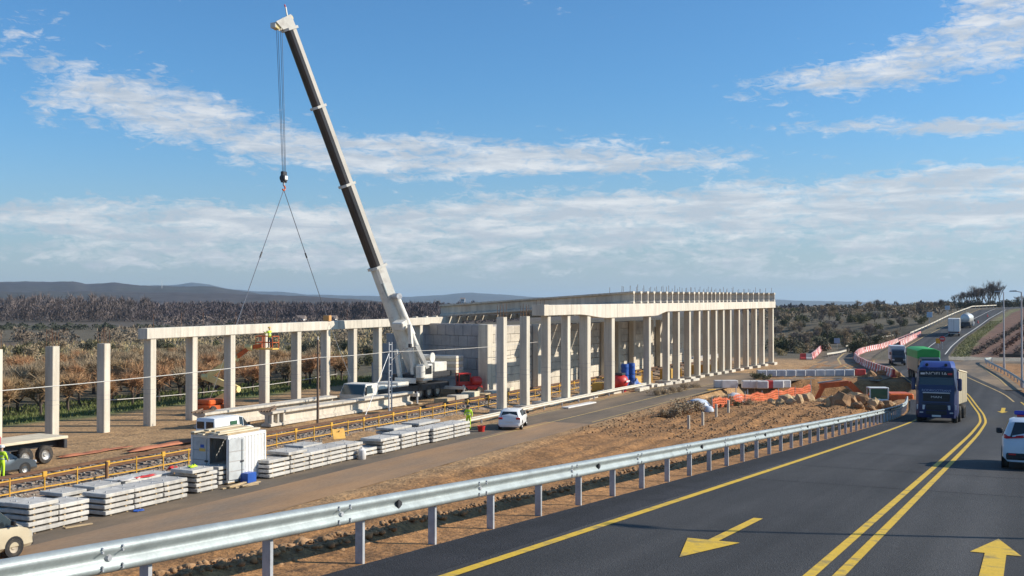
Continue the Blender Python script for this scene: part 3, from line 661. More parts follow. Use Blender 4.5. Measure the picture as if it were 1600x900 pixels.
panel_wall('grey_panel_wall', (-69.5, 108.5), corner, 1.45, 1.17, 6, lambda s: 2.3+min(4.9, max(0, s-.2)*.95), [panel_grey], 'dark grey panel retaining wall in shade behind the crane')
def step_top(s):
    return 7.05 if s < 44 else max(1.2, 7.05-.95*math.floor((s-44)/3.0+1))
panel_wall('tan_panel_wall', corner, (-45.2, 176), 1.9, .86, 8, step_top, [panel_tan, panel_tan2, panel_tan], 'tan panel retaining wall under the deck with a stepped far end')
o = MB().cbox(-.55,.55,-.6,.6,-.3,7.1,.04).build('corner_pier', concrete, None, loc=(corner[0]-.25, corner[1]-.75, 0)); tag(o, 'pale concrete pier at the corner of the grey and tan panel walls', 'pier')
dw = (Vector((-45.2,176,0))-Vector((*corner,0))).normalized(); nw = Vector((dw.y,-dw.x,0))
for k, s in enumerate((9, 16.5, 21, 27, 31, 36, 42, 45.5)):
    c = Vector((*corner,0))+dw*s+nw*.62
    o = MB().cbox(-.35,.35,-.38,.38,-.3,7.0,.03).build('wall_pier', concrete, None, loc=c, rot=(0,0,math.atan2(dw.y,dw.x)-math.pi/2)); tag(o, 'slender concrete pier against the tan wall, %s from its near corner' % ORD[k], 'pier', 'piers along the tan wall')

# ---------------------------------------------------------------- railway
TX = -45.4
v = []; f = []
ysr = list(np.arange(18, 178, 1.6))
rr = random.Random(3)
prof = [(-2.75,.0),(-2.3,.14),(-1.75,.36),(-1.0,.41),(0,.40),(1.0,.41),(1.75,.36),(2.3,.14),(2.8,.0)]
for k, y in enumerate(ysr):
    for a, z in prof: v.append((TX+a+rr.uniform(-.05,.05), y, z-.02+rr.uniform(-.025,.025)))
n = len(prof)
for k in range(len(ysr)-1):
    for i in range(n-1): f.append((k*n+i, k*n+i+1, (k+1)*n+i+1, (k+1)*n+i))
tag(raw('ballast_bed', v, f, ballast_rust, smooth=True), kind='structure')
track = empty('railway_track', (TX, 60, .40)); tag(track, 'single railway track with rusty rails on sleepers beside the yellow fence', 'railway')
RAILP = [(-.07,0),(.07,0),(.07,.018),(.012,.03),(.012,.115),(.036,.125),(.036,.16),(-.036,.16),(-.036,.125),(-.012,.115),(-.012,.03),(-.07,.018)]
for sx in (-.835, .835):
    MB().prism(RAILP, [(Vector((sx,18-60,.06)), Vector((1,0,0))), (Vector((sx,176-60,.06)), Vector((1,0,0)))]).build('rail', rust, track)
sl = MB().cbox(-1.3,1.3,-.13,.13,-.12,.06,.02).mesh('sleeper', sleeper_m)
y = 24.0
while y < 150: link('sleeper', sl, track, loc=(rr.uniform(-.02,.02), y-60, 0)); y += .62
# loose ballast stones on the near shoulder
mb = MB()
b = bmesh.new(); bmesh.ops.create_icosphere(b, subdivisions=1, radius=1.0)
ico_v = np.array([v_.co[:] for v_ in b.verts]); ico_f = np.array([[x.index for x in f_.verts] for f_ in b.faces]); b.free()
def scatter_stones(name, pts, material, label, cat):
    n = len(pts); V = np.zeros((n, len(ico_v), 3))
    P_ = np.array([(p[0], p[1]) for p in pts]); zz_ = H(P_[:,0], P_[:,1])
    for i, (x, y, z, r) in enumerate(pts):
        z = zz_[i] if z is None else z
        p = ico_v*np.random.uniform(.7, 1.25, (len(ico_v), 1))*r*np.random.uniform(.65, 1.2, (1, 3)); a = np.random.uniform(0, 6.28); c_, s_ = math.cos(a), math.sin(a)
        V[i] = np.stack([p[:,0]*c_-p[:,1]*s_+x, p[:,0]*s_+p[:,1]*c_+y, p[:,2]*.75+z], 1)
    Fc = (ico_f[None]+(np.arange(n)*len(ico_v))[:,None,None]).reshape(-1, 3)
    o = link(name, fast_mesh(name, V.reshape(-1,3), Fc, material)); tag(o, label, cat, kind='stuff'); return o
pts = []
for _ in range(5200):
    y = 24+random.random()**1.5*90; a = random.uniform(-2.6, 2.9); 
    z = float(np.interp(a, [p[0] for p in prof], [p[1] for p in prof])); pts.append((TX+a, y, z, random.uniform(.05,.11)))
scatter_stones('ballast_stones', pts, ballast_m, 'loose grey ballast stones along the railway track', 'ballast')
# yellow safety fence beside the track
fence = empty('safety_fence', (TX+2.35, 26, 0)); tag(fence, 'long yellow safety fence of two rails between the track and the slab stacks', 'fence')
FX = 0.0
post_m = MB().cbox(-.03,.03,-.03,.03,0,1.0,.006).mesh('post', fence_y); cap_m = MB().cbox(-.05,.05,-.12,.12,.84,1.10,.01).mesh('post_cap', fence_y)
yy = 0.0; k = 0
while yy < 104:
    lean = rr.uniform(-.03,.03)
    z0 = .05+rr.uniform(-.03,.03)
    po = link('post', post_m, fence, loc=(FX, yy, z0), rot=(lean, lean, 0)); 
    if k % 2 == 0: link('post_cap', cap_m, po, loc=(0, 0, -.05))
    if yy+2 < 105:
        for zz in (.34, .93):
            MB().beam((FX, yy, zz+rr.uniform(-.02,.02)), (FX, yy+2.0, zz+rr.uniform(-.02,.02)),   .03, .06).build('rail', fence_y, fence)
    yy += 2.0; k += 1
# brown retaining post in the fence line
o = MB().cbox(-.06,.06,-.06,.06,0,1.15,.01).build('rusty_post', rust, None, loc=(TX+2.9, online(168, TX+2.9), 0)); tag(o, 'single rusty post in front of the yellow fence near the left slab stacks', 'post')
# ---------------------------------------------------------------- stacks of precast slabs
def slab_mesh(L, W, T): return MB().cbox(-W, 0, 0, L, 0, T, .025).mesh('precast_slab', slab_mat)
_sm = {}
lug = MB().tube((0,0,0),(0,0,.07),.03,n=6).mesh('lifting_lug', galv_post)
bat = MB().cbox(-.05,.05,-.05,.05,0,.078,.006).mesh('spacer', timber)
def slab_stack(y0, y1, x, n, where, group, depth_=1.4, shift_top=0.0):
    L = y1-y0-.04; key = round(L,1), depth_
    if key not in _sm: _sm[key] = slab_mesh(round(L,1)-.02, depth_, .165)
    for k in range(n):
        lvl = 'topmost slab' if k == n-1 else ('bottom slab' if k == 0 else '%s slab from the ground' % ORD[k])
        o = link('precast_slab', _sm[key], None, loc=(x+random.uniform(-.035,.035)+(.0 if k < n-1 else shift_top*.3), y0+random.uniform(-.03,.03)+(-shift_top if k == n-1 else 0), .075+k*.245), rot=(0,0,random.uniform(-.012,.012)))
        tag(o, '%s in %s' % (lvl, where), 'concrete slab', group, 'thing')
        for a in (.22, .78):
            link('spacer', bat, o, loc=(-.12, L*a, -.079)); 
        if k == n-1:
            for a, b_ in ((.2,.25),(.8,.25),(.2,.75),(.8,.75)): link('lifting_lug', lug, o, loc=(-depth_*b_, L*a, .16))
XS = -36.0
near = [(48,95,5,0),(95,143,4,0),(167,213,4,0),(213,258,4,0),(258,297,4,0),(309,342,5,.5),(343,384,4,0)]
nw_ = ['the stack nearest the beige van','the second stack right of the beige van','the third stack right of the beige van','the fourth stack right of the beige van','the fifth stack right of the beige van','the tall stack left of the container door','the last stack before the container corner']
for (a, b_, n, sh), w_ in zip(near, nw_):
    x = XS+(.1 if a < 100 else 0)-(.9 if a > 340 else 0)-(.35 if 300 < a < 340 else 0)
    slab_stack(online(a, x), online(b_, x), x, n, w_, 'slabs stacked in front of the container', shift_top=sh)
rear = [(100,140,4),(150,193,4),(196,240,4),(236,275,4),(20,60,4)]
rw_ = ['the back stack behind the second near stack','the back stack behind the third near stack','the back stack with the red rag beside it','the back stack just left of the container','the back stack behind the beige van']
for (a, b_, n), w_ in zip(rear, rw_):
    x = XS-1.9; slab_stack(online(a, x), online(b_, x), x, n, w_, 'slabs stacked in front of the container')
far = [(421,455,4,0),(455,485,5,.3),(485,513,4,0),(513,543,4,0),(543,568,4,0),(569,590,2,0),(598,627,4,.4),(628,651,4,0),(652,676,4,0),(677,709,4,0),(710,735,4,0)]
for k, (a, b_, n, sh) in enumerate(far):
    x = XS+(.25 if k > 5 else 0)+ (.25 if k > 8 else 0)
    slab_stack(online(a, x), online(b_, x), x, n, 'the %s stack right of the container' % ORD[k], 'slabs stacked right of the container', depth_=1.5, shift_top=sh)
for k, (a, b_) in enumerate(((475,505),(615,645),(655,690))):
    x = XS-1.9; slab_stack(online(a, x), online(b_, x), x, 4, 'the %s rear stack right of the container' % ORD[k], 'slabs stacked right of the container')

# ---------------------------------------------------------------- site container with open door
cont = empty('site_container', (-36.7, 43.8, .08)); tag(cont, 'white corrugated site container with one door open and planks on its roof', 'container')
CW, CLn, CH = 2.44, 3.05, 2.42
def corr(n, L, h, amp=.035):
    pts = []
    for i in range(n):
        a = L*i/n; s_ = L/n
        pts += [(a, 0), (a+s_*.35, 0), (a+s_*.5, -amp), (a+s_*.85, -amp)]
    pts.append((L, 0)); return pts
pts = corr(11, CLn-.2, CH)
v = []; f = []
for i, (a, d_) in enumerate(pts): v += [(d_-.02, .1+a, .14), (d_-.02, .1+a, CH-.12)]
for i in range(len(pts)-1): f.append((2*i, 2*i+2, 2*i+3, 2*i+1))
raw('side_panel', v, f, white_paint, cont); raw('side_panel', [(-CW+.02-(x-(-.02)), y, z) for x, y, z in v], f, white_paint, cont)
v2 = []; pts = corr(9, CW-.2, CH)
for i, (a, d_) in enumerate(pts): v2 += [(-.1-a, CLn-.02+d_, .14), (-.1-a, CLn-.02+d_, CH-.12)]
raw('end_panel', v2, [(2*i, 2*i+2, 2*i+3, 2*i+1) for i in range(len(pts)-1)], white_paint, cont)
MB().box(-CW,0,0,CLn,0,.04).build('floor_plate', timber, cont); MB().cbox(-CW,0,0,CLn,CH-.06,CH,.015).build('roof', white_paint, cont)
for x in (-CW, -.12):
    for y in (0, CLn-.12): MB().cbox(x, x+.12, y, y+.12, .04, CH-.065, .012).build('corner_post', white_paint, cont)
for z in (.045, CH-.16):
    MB().cbox(-.09, -.005, .125, CLn-.125, z, z+.095, .01).build('side_rail', white_paint, cont); MB().cbox(-CW+.125, -.125, .01, .1, z, z+.095, .01).build('end_rail', white_paint, cont)
def door(parent, loc, rz_, label=None):
    d = empty('door', loc, rz_); d.parent = parent
    MB().cbox(0, 1.08, -.025, .025, 0, CH-.34, .01).build('leaf', mat('pale_grey_door', (.50,.52,.52), .5, var=.1, scale=2, col2=(.40,.41,.41), c2scale=1.5), d)
    for z in (.42, .92, 1.42): MB().box(.03, 1.05, -.034, -.027, z, z+.04).build('door_rib', panel_grey, d)
    MB().tube((.9,-.05,.05),(.9,-.05,CH-.40),.02,n=6).build('lock_bar', galv, d)
    MB().cbox(.80, 1.0, -.09, -.035, .85, .93, .01).build('handle', steel_dark, d); return d
door(cont, (-CW+.13, .05, .17), 0)
door(cont, (.045, -.02, .17), R(84))
MB().box(-CW+.55, -CW+.95, .012, .02, 1.55, 1.70).build('warning_label', yellow_paint, cont)
MB().box(-CW+.62, -CW+.86, .011, .019, 1.74, 1.90).build('blue_label', blue_plastic, cont)
MB().cbox(-.25,-.02,CLn+.01,CLn+.05,.1,CH-.1,.01).build('edge_strip', fence_y, cont)
# clutter inside the container
for k, (x, y, z, w, h, mm) in enumerate(((-.55,1.2,.05,.5,.9,steel_dark),(-1.2,1.9,.05,.6,.7,timber),(-.5,2.2,.05,.45,1.5,rust))):
    o = MB().cbox(x-w/2,x+w/2,y-w/2,y+w/2,z,z+h,.03).build('stored_crate', mm, None, loc=cont.location); tag(o, ('dark crate standing just inside the container doorway','timber crate deeper inside the container','tall rusty cabinet at the back of the container')[k], 'crate')
# planks on the roof
for k in range(11):
    L = random.uniform(2.4,3.6); w = random.uniform(.18,.4); lay = k//4
    x = -.25-(k % 4)*.58-random.uniform(0,.15); y0 = random.uniform(-.55,.2); z = CH+.085+lay*.085
    o = MB().cbox(-w/2,w/2,0,L,0,.075,.008).build('plank', (timber_pale if k % 3 else timber), None, loc=(-36.7+x, 43.8+y0, .0+z), rot=(0,0,random.uniform(-.06,.06)))
    tag(o, '%s plank from the road side, %s layer, on the container roof' % (ORD[k % 4], ORD[lay]), 'plank', 'planks on the container roof', 'thing')
# things lying about the stacks
def flat_sheet(name, x, y, z, sx, sy, material, label, cat, seed=1, amp=.06):
    r_ = random.Random(seed); v = []; n = 7; f = []
    for i in range(n):
        for j in range(n): v.append(((i/(n-1)-.5)*sx*(1+.2*math.sin(j*1.3+seed)), (j/(n-1)-.5)*sy*(1+.2*math.sin(i*1.7+seed)), .012+amp*r_.random()*(.3+math.sin(math.pi*i/(n-1)))))
    for i in range(n-1):
        for j in range(n-1): f.append((i*n+j,(i+1)*n+j,(i+1)*n+j+1,i*n+j+1))
    o = raw(name, v, f, material, smooth=True); o.location = (x, y, z); tag(o, label, cat, kind='thing')
    md = o.modifiers.new('thick', 'SOLIDIFY'); md.thickness = .01; return o
flat_sheet('blue_rag', -35.7, online(217,-35.7), .03, .4, .5, blue_plastic, 'blue rag lying on the ground at the foot of a slab stack', 'rag', 2)
zt = .075+3*.245+.175
flat_sheet('red_rag', -38.0, online(226,-38.0), zt, .35, 1.3, red_plastic, 'red cloth strip lying on a rear slab stack', 'cloth', 3)
flat_sheet('red_bag', -38.2, online(272,-38.2), zt+.0, .5, .5, red_plastic, 'red bag on the slabs below the yellow fence', 'bag', 4, .2)
flat_sheet('hi_vis_vest', -36.9, online(301,-36.9), zt+.255, .3, .45, hi_vis, 'yellow high-visibility vest on top of the tall slab stack', 'vest', 5, .12)
flat_sheet('white_sheet', -38.1, online(200,-38.1), zt, .5, 1.1, white_plastic, 'white plastic sheet beside the red cloth on the rear slabs', 'plastic sheet', 6)
o = MB().cbox(-.25,.25,-.35,.35,0,.5,.02).build('blue_crate', blue_plastic, None, loc=(-36.35, online(389,-36.35), .02)); tag(o, 'small blue crate by the open container door', 'crate', kind='thing')
for k in range(4):
    o = MB().cbox(-.09,.09,0,1.5,0,.06,.006).build('scrap_plank', timber, None, loc=(-36.1+.2*k, online(350,-36)+.25*k, .03+.065*(k % 2)), rot=(0,0,random.uniform(-.3,.3))); tag(o, 'scrap plank at the foot of the last near stack, %s from the road' % ORD[3-k], 'plank', 'scrap planks', 'thing')
o = MB().cbox(-.08,.08,0,1.2,0,.05,.006).build('scrap_plank', timber, None, loc=(-35.6, online(103,-35.6), .03), rot=(0,0,-.25)); tag(o, 'lone board on the ground right of the stack nearest the van', 'plank')
o = MB().lathe([(0,0),(.22,.0),(.24,.05),(.24,.55),(.15,.62),(.08,.64),(.08,.72),(0,.72)], 16).build('white_drum', white_plastic, None, loc=(-35.65, online(566,-35.65), .02), smooth=True); tag(o, 'white plastic drum against the low slab stack', 'drum')
sign = empty('yellow_sign', (-37.3, online(531,-37.3), 1.12), R(65)); tag(sign, 'yellow square warning board leaning on the slab stacks', 'sign')
MB().cbox(-.42,.42,-.02,.02,.0,.62,.01).build('board', fence_y, sign, rot=(R(-18),0,0)); MB().beam((0,.02,.5),(0,.5,0),.04).build('prop', steel_dark, sign)

# ---------------------------------------------------------------- precast girders lying on the ground
def ground_girder(x, y0, y1, h, label, ribs):
    root = empty('precast_girder', (x, y0, .06)); tag(root, label, 'girder', 'girders lying beside the track', 'thing')
    prof_ = [(-.45,0),(.45,0),(.45,.16),(.14,.28),(.14,h-.30),(.60,h-.16),(.60,h),(-.60,h),(-.60,h-.16),(-.14,h-.30),(-.14,.28),(-.45,.16)]
    MB().prism(prof_, [(Vector((0,0,0)), Vector((1,0,0))), (Vector((0,y1-y0,0)), Vector((1,0,0)))]).build('girder_body', concrete_new, root)
    for yy in ribs: MB().cbox(.13,.44,yy,yy+.22,.25,h-.2,.02).build('stiffener', concrete_new, root)
    for yy in (1.5, (y1-y0)-1.5): MB().cbox(-.6,.6,yy-.15,yy+.15,-.06,0,.01).build('bearer', timber, root)
    return root
ground_girder(-51.4, 65.6, 86.3, 1.12, 'near precast girder on the ground, striped by column shadows, left of the crane', (.1,.8,1.5))
ground_girder(-55.2, 62.6, 79.5, 1.12, 'far precast girder on the ground behind the white van', (.1,))
for k in range(5):
    o = MB().beam((0,0,0),(random.uniform(-.5,.5),random.uniform(1.0,1.6),random.uniform(.0,.35)),.07,.12).build('loose_timber', wood_pole, None, loc=(-51.6+.15*k, 65.0+.15*k, 1.22)); tag(o, 'dark timber offcut on the near girder end, %s from the left' % ORD[k], 'timber', 'timber offcuts on the girder', 'thing')
for k in range(4):
    o = MB().beam((0,0,0),(random.uniform(-.3,.3),random.uniform(1.2,1.9),random.uniform(.0,.15)),.09,.1).build('loose_timber', wood_pole, None, loc=(-55.5+.25*k, 62.2+.1*k, 1.23)); tag(o, 'weathered timber on the far girder end, %s from the left' % ORD[k], 'timber', 'timber on the far girder', 'thing')

# ---------------------------------------------------------------- line poles and cables
p1 = empty('timber_pole', (-48.6, online(497,-48.6), 0)); tag(p1, 'slim timber line pole with a short crossarm in front of the near girder', 'pole')
MB().tube((0,0,-.2),(0,0,6.5),.11,.08,8).build('mast', wood_pole, p1); MB().beam((-.35,.2,5.5),(.35,-.2,5.5),.07,.1).build('crossarm', timber, p1); MB().tube((0,0,6.5),(0,0,6.75),.05,.03,6).build('insulator', white_plastic, p1)
lp = empty('lattice_mast', (-48.4, online(610,-48.4), 0)); tag(lp, 'grey lattice mast with a stay wire and curved bracket beside the crane cab', 'mast')
hh = 6.0
for dy in (-.22,.22): MB().cbox(-.05,.05,dy-.04,dy+.04,-.2,hh,.008).build('leg', galv_post, lp)
zz = .3
while zz < hh: MB().beam((0,-.19,zz),(0,.19,zz),.04,.06).build('lacing', galv_post, lp); zz += .55
MB().tube((0,-.2,5.1),(.2,-4.2,.1),.03,n=6).build('stay', galv_post, lp)
MB().path([(0,.1,4.4),(0,1.2,4.9),(0,2.2,5.3),(0,3.2,5.45),(0,4.2,5.4)],.045,6).build('bracket', steel_dark, lp); MB().cbox(-.12,.12,3.1,3.4,5.45,5.75,.02).build('insulator_box', steel_dark, lp)
y2 = online(610,-48.4)
def cable(a, b_, sag, r, label, material=cable_pale, n=14):
    a, b_ = Vector(a), Vector(b_); P = [a.lerp(b_, i/n)+Vector((0,0,-4*sag*(i/n)*(1-i/n))) for i in range(n+1)]
    o = MB().path(P, r, 5).build('cable', material); tag(o, label, 'cable'); return o
cable((-48.6,28,4.75),(-48.6,p1.location.y,5.15),.25,.025,'pale cable crossing the picture from the left edge to the timber pole')
cable((-48.6,p1.location.y,5.15),(-48.4,y2,5.2),.06,.022,'pale cable between the timber pole and the lattice mast')
cable((-48.4,y2,5.2),(-47.2,112,5.3),.25,.022,'pale cable running from the lattice mast past the crane towards the deck')
cable((-62.5,60,2.0),(-62.5,91,2.2),.3,.03,'lower slack cable behind the back row of columns')

# ---------------------------------------------------------------- mobile crane
crane = empty('mobile_crane', (-54.0, 92.0, 0)); tag(crane, 'white mobile crane with its long dark telescopic boom raised over the beams', 'crane', kind='thing')
def cl(p): return Vector(p)-Vector(crane.location)
def wheel(parent, c, r, w, rim=rim_m, name='wheel', axis='x', n=20):
    e = empty(name, c); e.parent = parent
    MB().lathe([(r*.58,-w/2),(r*.93,-w/2),(r,-w/2+.05*r*2),(r,w/2-.05*r*2),(r*.93,w/2),(r*.58,w/2)], n, axis=axis).build('tyre', rubber, e, smooth=True)
    MB().lathe([(0,-w*.30),(r*.2,-w*.34),(r*.3,-w*.22),(r*.5,-w*.3),(r*.6,-w*.45),(r*.6,w*.45),(r*.5,w*.3),(r*.3,w*.22),(r*.2,w*.34),(0,w*.30)], n, axis=axis).build('rim', rim, e, smooth=True); return e
# carrier, facing the camera side (-Y)
MB().cbox(-1.2,1.2,-9.2,4.6,.85,1.45,.05).build('chassis', steel_dark, crane)
cabp = empty('carrier_cab', (0,-10.4,.12)); cabp.parent = crane
MB().hexa([(-1.3,-.55,0),(1.3,-.55,0),(1.3,1.5,0),(-1.3,1.5,0),(-1.3,-.75,1.05),(1.3,-.75,1.05),(1.3,1.5,1.05),(-1.3,1.5,1.05)]).build('cab_lower', crane_white, cabp)
MB().hexa([(-1.28,-.74,1.06),(1.28,-.74,1.06),(1.28,1.5,1.06),(-1.28,1.5,1.06),(-1.15,-.25,2.0),(1.15,-.25,2.0),(1.2,1.5,2.0),(-1.2,1.5,2.0)]).build('cab_upper', crane_white, cabp)
MB().hexa([(-1.2,-.745,1.1),(1.2,-.745,1.1),(1.2,-.70,1.1),(-1.2,-.70,1.1),(-1.08,-.325,1.92),(1.08,-.325,1.92),(1.08,-.28,1.92),(-1.08,-.28,1.92)]).build('windscreen', glass_teal, cabp)
MB().hexa([(1.262,-.45,1.15),(1.295,-.45,1.15),(1.295,.7,1.15),(1.262,.7,1.15),(1.17,-.12,1.85),(1.20,-.12,1.85),(1.20,.7,1.85),(1.17,.7,1.85)]).build('side_window', glass, cabp)
MB().cbox(1.3,1.42,-.6,-.45,1.05,1.75,.03).build('mirror', black, cabp)
for k, (y0, y1, z1) in enumerate(((-8.7,-7.2,1.85),(-7.0,-5.6,1.7),(-5.4,-3.4,1.9))): MB().cbox(-1.25,1.25,y0,y1,1.46,z1,.06).build('deck_locker', crane_white, crane)
for y in (-8.0,-6.4,-1.2,.5,2.2):
    for x in (-1.0, 1.0): wheel(crane, (x,y,.7), .68, .42, rim_dusty)
for y, ext in ((-5.3,3.4),(3.8,3.4)):
    for s_ in (-1,1):
        og = empty('outrigger', (s_*1.1, y, .85)); og.parent = crane
        MB().cbox(min(0,s_*(ext-1.1)),max(0,s_*(ext-1.1)),-.18,.18,-.15,.15,.02).build('beam', crane_white, og); MB().tube((s_*(ext-1.25),0,.3),(s_*(ext-1.25),0,-.8),.1,n=10).build('jack', galv_post, og); MB().cbox(s_*(ext-1.25)-.35,s_*(ext-1.25)+.35,-.35,.35,-.85,-.78,.02).build('foot_plate', timber, og)
# superstructure
slew = empty('superstructure', (0,0,1.55)); slew.parent = crane
MB().tube((0,0,0),(0,0,.35),1.1,n=24).build('slewing_ring', steel_dark, slew)
MB().cbox(-1.25,1.25,-2.6,4.2,.35,.95,.05).build('turntable', steel_dark, slew); MB().cbox(-1.2,1.2,1.6,4.1,.96,1.9,.06).build('engine_housing', crane_white, slew)
MB().cbox(1.3,2.2,-2.3,-.5,.3,1.9,.08).build('operator_cab', crane_white, slew); MB().cbox(2.205,2.23,-2.1,-.8,.95,1.75,.02).build('cab_window', glass, slew); MB().cbox(1.4,2.1,-2.33,-2.305,.8,1.75,.01).build('cab_window', glass, slew)
MB().lathe([(0,-.75),(.5,-.75),(.5,-.65),(.32,-.65),(.32,.65),(.5,.65),(.5,.75),(0,.75)], 18, c=(0,2.0,2.35), axis='x').build('winch_drum', crane_white, slew)
for k in range(7): MB().cbox(-1.55,1.55,5.4,7.0,.30+k*.30,.30+k*.30+.285,.03).build('counterweight_plate', (timber_pale if k % 2 else boom_edge), slew)
MB().cbox(-1.0,1.0,4.2,5.4,.4,.9,.03).build('counterweight_frame', steel_dark, slew)
# boom: foot and head taken from where they stand over the beam line
foot = Vector((-54.0, online(646,-54.0), 3.0)); head = depth(447, 34, 98.5)
bd = (head-foot); BL = bd.length; bd.normalize()
bs = bd.cross(Vector((0,0,1))).normalized()             # sideways of the boom
if bs.x < 0: bs = -bs
bt = bs.cross(bd).normalized()
if bt.z < 0: bt = -bt                                    # top side of the boom
def boom_section(name, s0, s1, w, h, material, edge):
    e = empty(name, cl(foot+bd*s0)); e.parent = crane
    prof_ = [(-w/2,h*.5),(w/2,h*.5),(w/2,-h*.12),(w*.40,-h*.30),(w*.22,-h*.44),(0,-h*.5),(-w*.22,-h*.44),(-w*.40,-h*.30),(-w/2,-h*.12)]
    n = len(prof_); vs = [bs*a+bt*b_ for a, b_ in prof_]+[bs*a+bt*b_+bd*(s1-s0) for a, b_ in prof_]
    MB().add(vs, [(i,(i+1)%n,n+(i+1)%n,n+i) for i in range(n)]+[tuple(range(n-1,-1,-1)), tuple(range(n,2*n))]).build('tube', material, e)
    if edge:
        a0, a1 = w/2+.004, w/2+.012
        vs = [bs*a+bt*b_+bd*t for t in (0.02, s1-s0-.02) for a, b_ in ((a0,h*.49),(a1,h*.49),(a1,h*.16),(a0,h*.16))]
        MB().add(vs, [(0,1,2,3),(4,5,6,7),(0,1,5,4),(1,2,6,5),(2,3,7,6),(3,0,4,7)]).build('painted_lit_edge', boom_edge, e)  # sunlit edge of the dark boom, put into colour as a pale strip
    return e
fr = [0, .305, .545, .765, .985]
def collar(s, w, h):
    mb = MB(); vs = []
    for t in (-.12,.12):
        for a, b_ in ((-w/2,h*.55),(w/2,h*.55),(w/2,-h*.2),(w*.3,-h*.5),(-w*.3,-h*.5),(-w/2,-h*.2)): vs.append(cl(foot+bd*(s+t))+bs*a+bt*b_)
    n = 6; mb.add(vs, [(i,(i+1)%n,n+(i+1)%n,n+i) for i in range(n)]+[tuple(range(n-1,-1,-1)), tuple(range(n,2*n))]).build('boom_collar', crane_white, crane)
boom_section('boom_base_section', fr[0]*BL, fr[1]*BL, 1.12, 1.32, crane_white, False)
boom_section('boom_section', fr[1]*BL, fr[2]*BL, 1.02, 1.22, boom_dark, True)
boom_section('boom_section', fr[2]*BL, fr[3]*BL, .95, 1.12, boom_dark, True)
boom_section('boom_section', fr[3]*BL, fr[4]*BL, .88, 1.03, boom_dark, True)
for s, w, h in ((fr[1]*BL,1.34,1.55),(fr[2]*BL,1.16,1.36),(fr[3]*BL,1.08,1.26),(fr[4]*BL-.2,1.1,1.3)): collar(s, w, h)
# lettering on the boom side
def text(s, size, material, parent, loc, rot, ext=.004, sx=1.0):
    cu = bpy.data.curves.new('lettering', 'FONT'); cu.body = s; cu.size = size; cu.extrude = ext; cu.align_x = 'CENTER'; cu.align_y = 'CENTER'; cu.materials.append(material)
    t_ = bpy.data.objects.new('lettering', cu); C.objects.link(t_); me = bpy.data.meshes.new_from_object(t_.evaluated_get(bpy.context.evaluated_depsgraph_get())); bpy.data.objects.remove(t_); me.name = 'lettering'
    o = bpy.data.objects.new('lettering', me); C.objects.link(o); o.parent = parent; o.location = loc; o.rotation_euler = rot; o.scale = (sx, 1, 1); return o
# boom head
hd = empty('boom_head', cl(foot+bd*(fr[4]*BL))); hd.parent = crane
def hp(a, b_, c_): return bs*a+bt*b_+bd*c_
for s_ in (-.42,.42):
    MB().hexa([hp(s_-.03,-.75,-.1),hp(s_+.03,-.75,-.1),hp(s_+.03,.55,-.1),hp(s_-.03,.55,-.1),hp(s_-.03,-1.15,.75),hp(s_+.03,-1.15,.75),hp(s_+.03,.5,1.0),hp(s_-.03,.5,1.0)]).build('cheek_plate', crane_white, hd)
for a, b_, c_ in ((0,-1.0,.35),(0,.35,.7),(0,-.3,.6)):
    e = hp(a,b_,c_)
    MB().tube(e-bs*.36, e+bs*.36, .30, n=18).build('sheave', cream_paint, hd)
MB().beam(hp(0,.3,.95), hp(.05,.45,1.75), .10).build('head_mast', crane_white, hd); MB().tube(hp(0,.45,1.7), hp(0,.45,2.0),.06,n=6).build('anemometer', red_plastic, hd)
MB().cbox(-.3,.3,-.3,.3,-.25,.25,.05).build('sheave_guard', crane_white, hd, loc=hp(0,-1.2,.45))
# luffing cylinders and struts
for s_ in (.42,-.42):
    a = cl(foot)+Vector((0,1.0,-1.9))+bs*s_; b_ = cl(foot+bd*(.26*BL))+bs*s_-bt*.2
    MB().tube(a, a.lerp(b_,.62), .30, n=14).build('luffing_cylinder', crane_white, crane, smooth=True, angle=60); MB().tube(a.lerp(b_,.6), b_, .19, n=12).build('cylinder_rod', galv, crane, smooth=True, angle=60)
# second cylinder shown pale on the right of the boom, running from the base section to the rear of the deck
a = depth(669, 584, 105.5); b_ = depth(618, 462, 104.0)
MB().tube(cl(a), cl(a.lerp(b_,.55)), .27, n=14).build('support_cylinder', crane_white, crane, smooth=True, angle=60); MB().tube(cl(a.lerp(b_,.5)), cl(b_), .36, n=14).build('support_cylinder', crane_white, crane, smooth=True, angle=60)
MB().cbox(-.6,.6,-.5,.5,-.4,.4,.08).build('sheave_box', crane_white, crane, loc=cl(depth(625,508,103.6)), rot=(R(20),0,0))
MB().tube(cl(depth(620,463,103.4))-bs*.5, cl(depth(620,463,103.4))+bs*.5, .3, n=14).build('pulley', galv_post, crane)
for (x0,y0,x1,y1) in ((619,546,626,594),(640,507,646,593),(651,540,668,575)):
    MB().beam(cl(depth(x0,y0,103.2)), cl(depth(x1,y1,103.6)), .34,.34).build('strut', crane_white, crane)
MB().tube(cl(depth(657,572,103.2)), cl(depth(657,590,103.2)), .45, n=14).build('oil_tank', crane_white, crane, smooth=True, angle=60)
MB().beam(cl(depth(617,594,103)), cl(depth(650,595,103)), .35,.5).build('deck_beam', crane_white, crane)
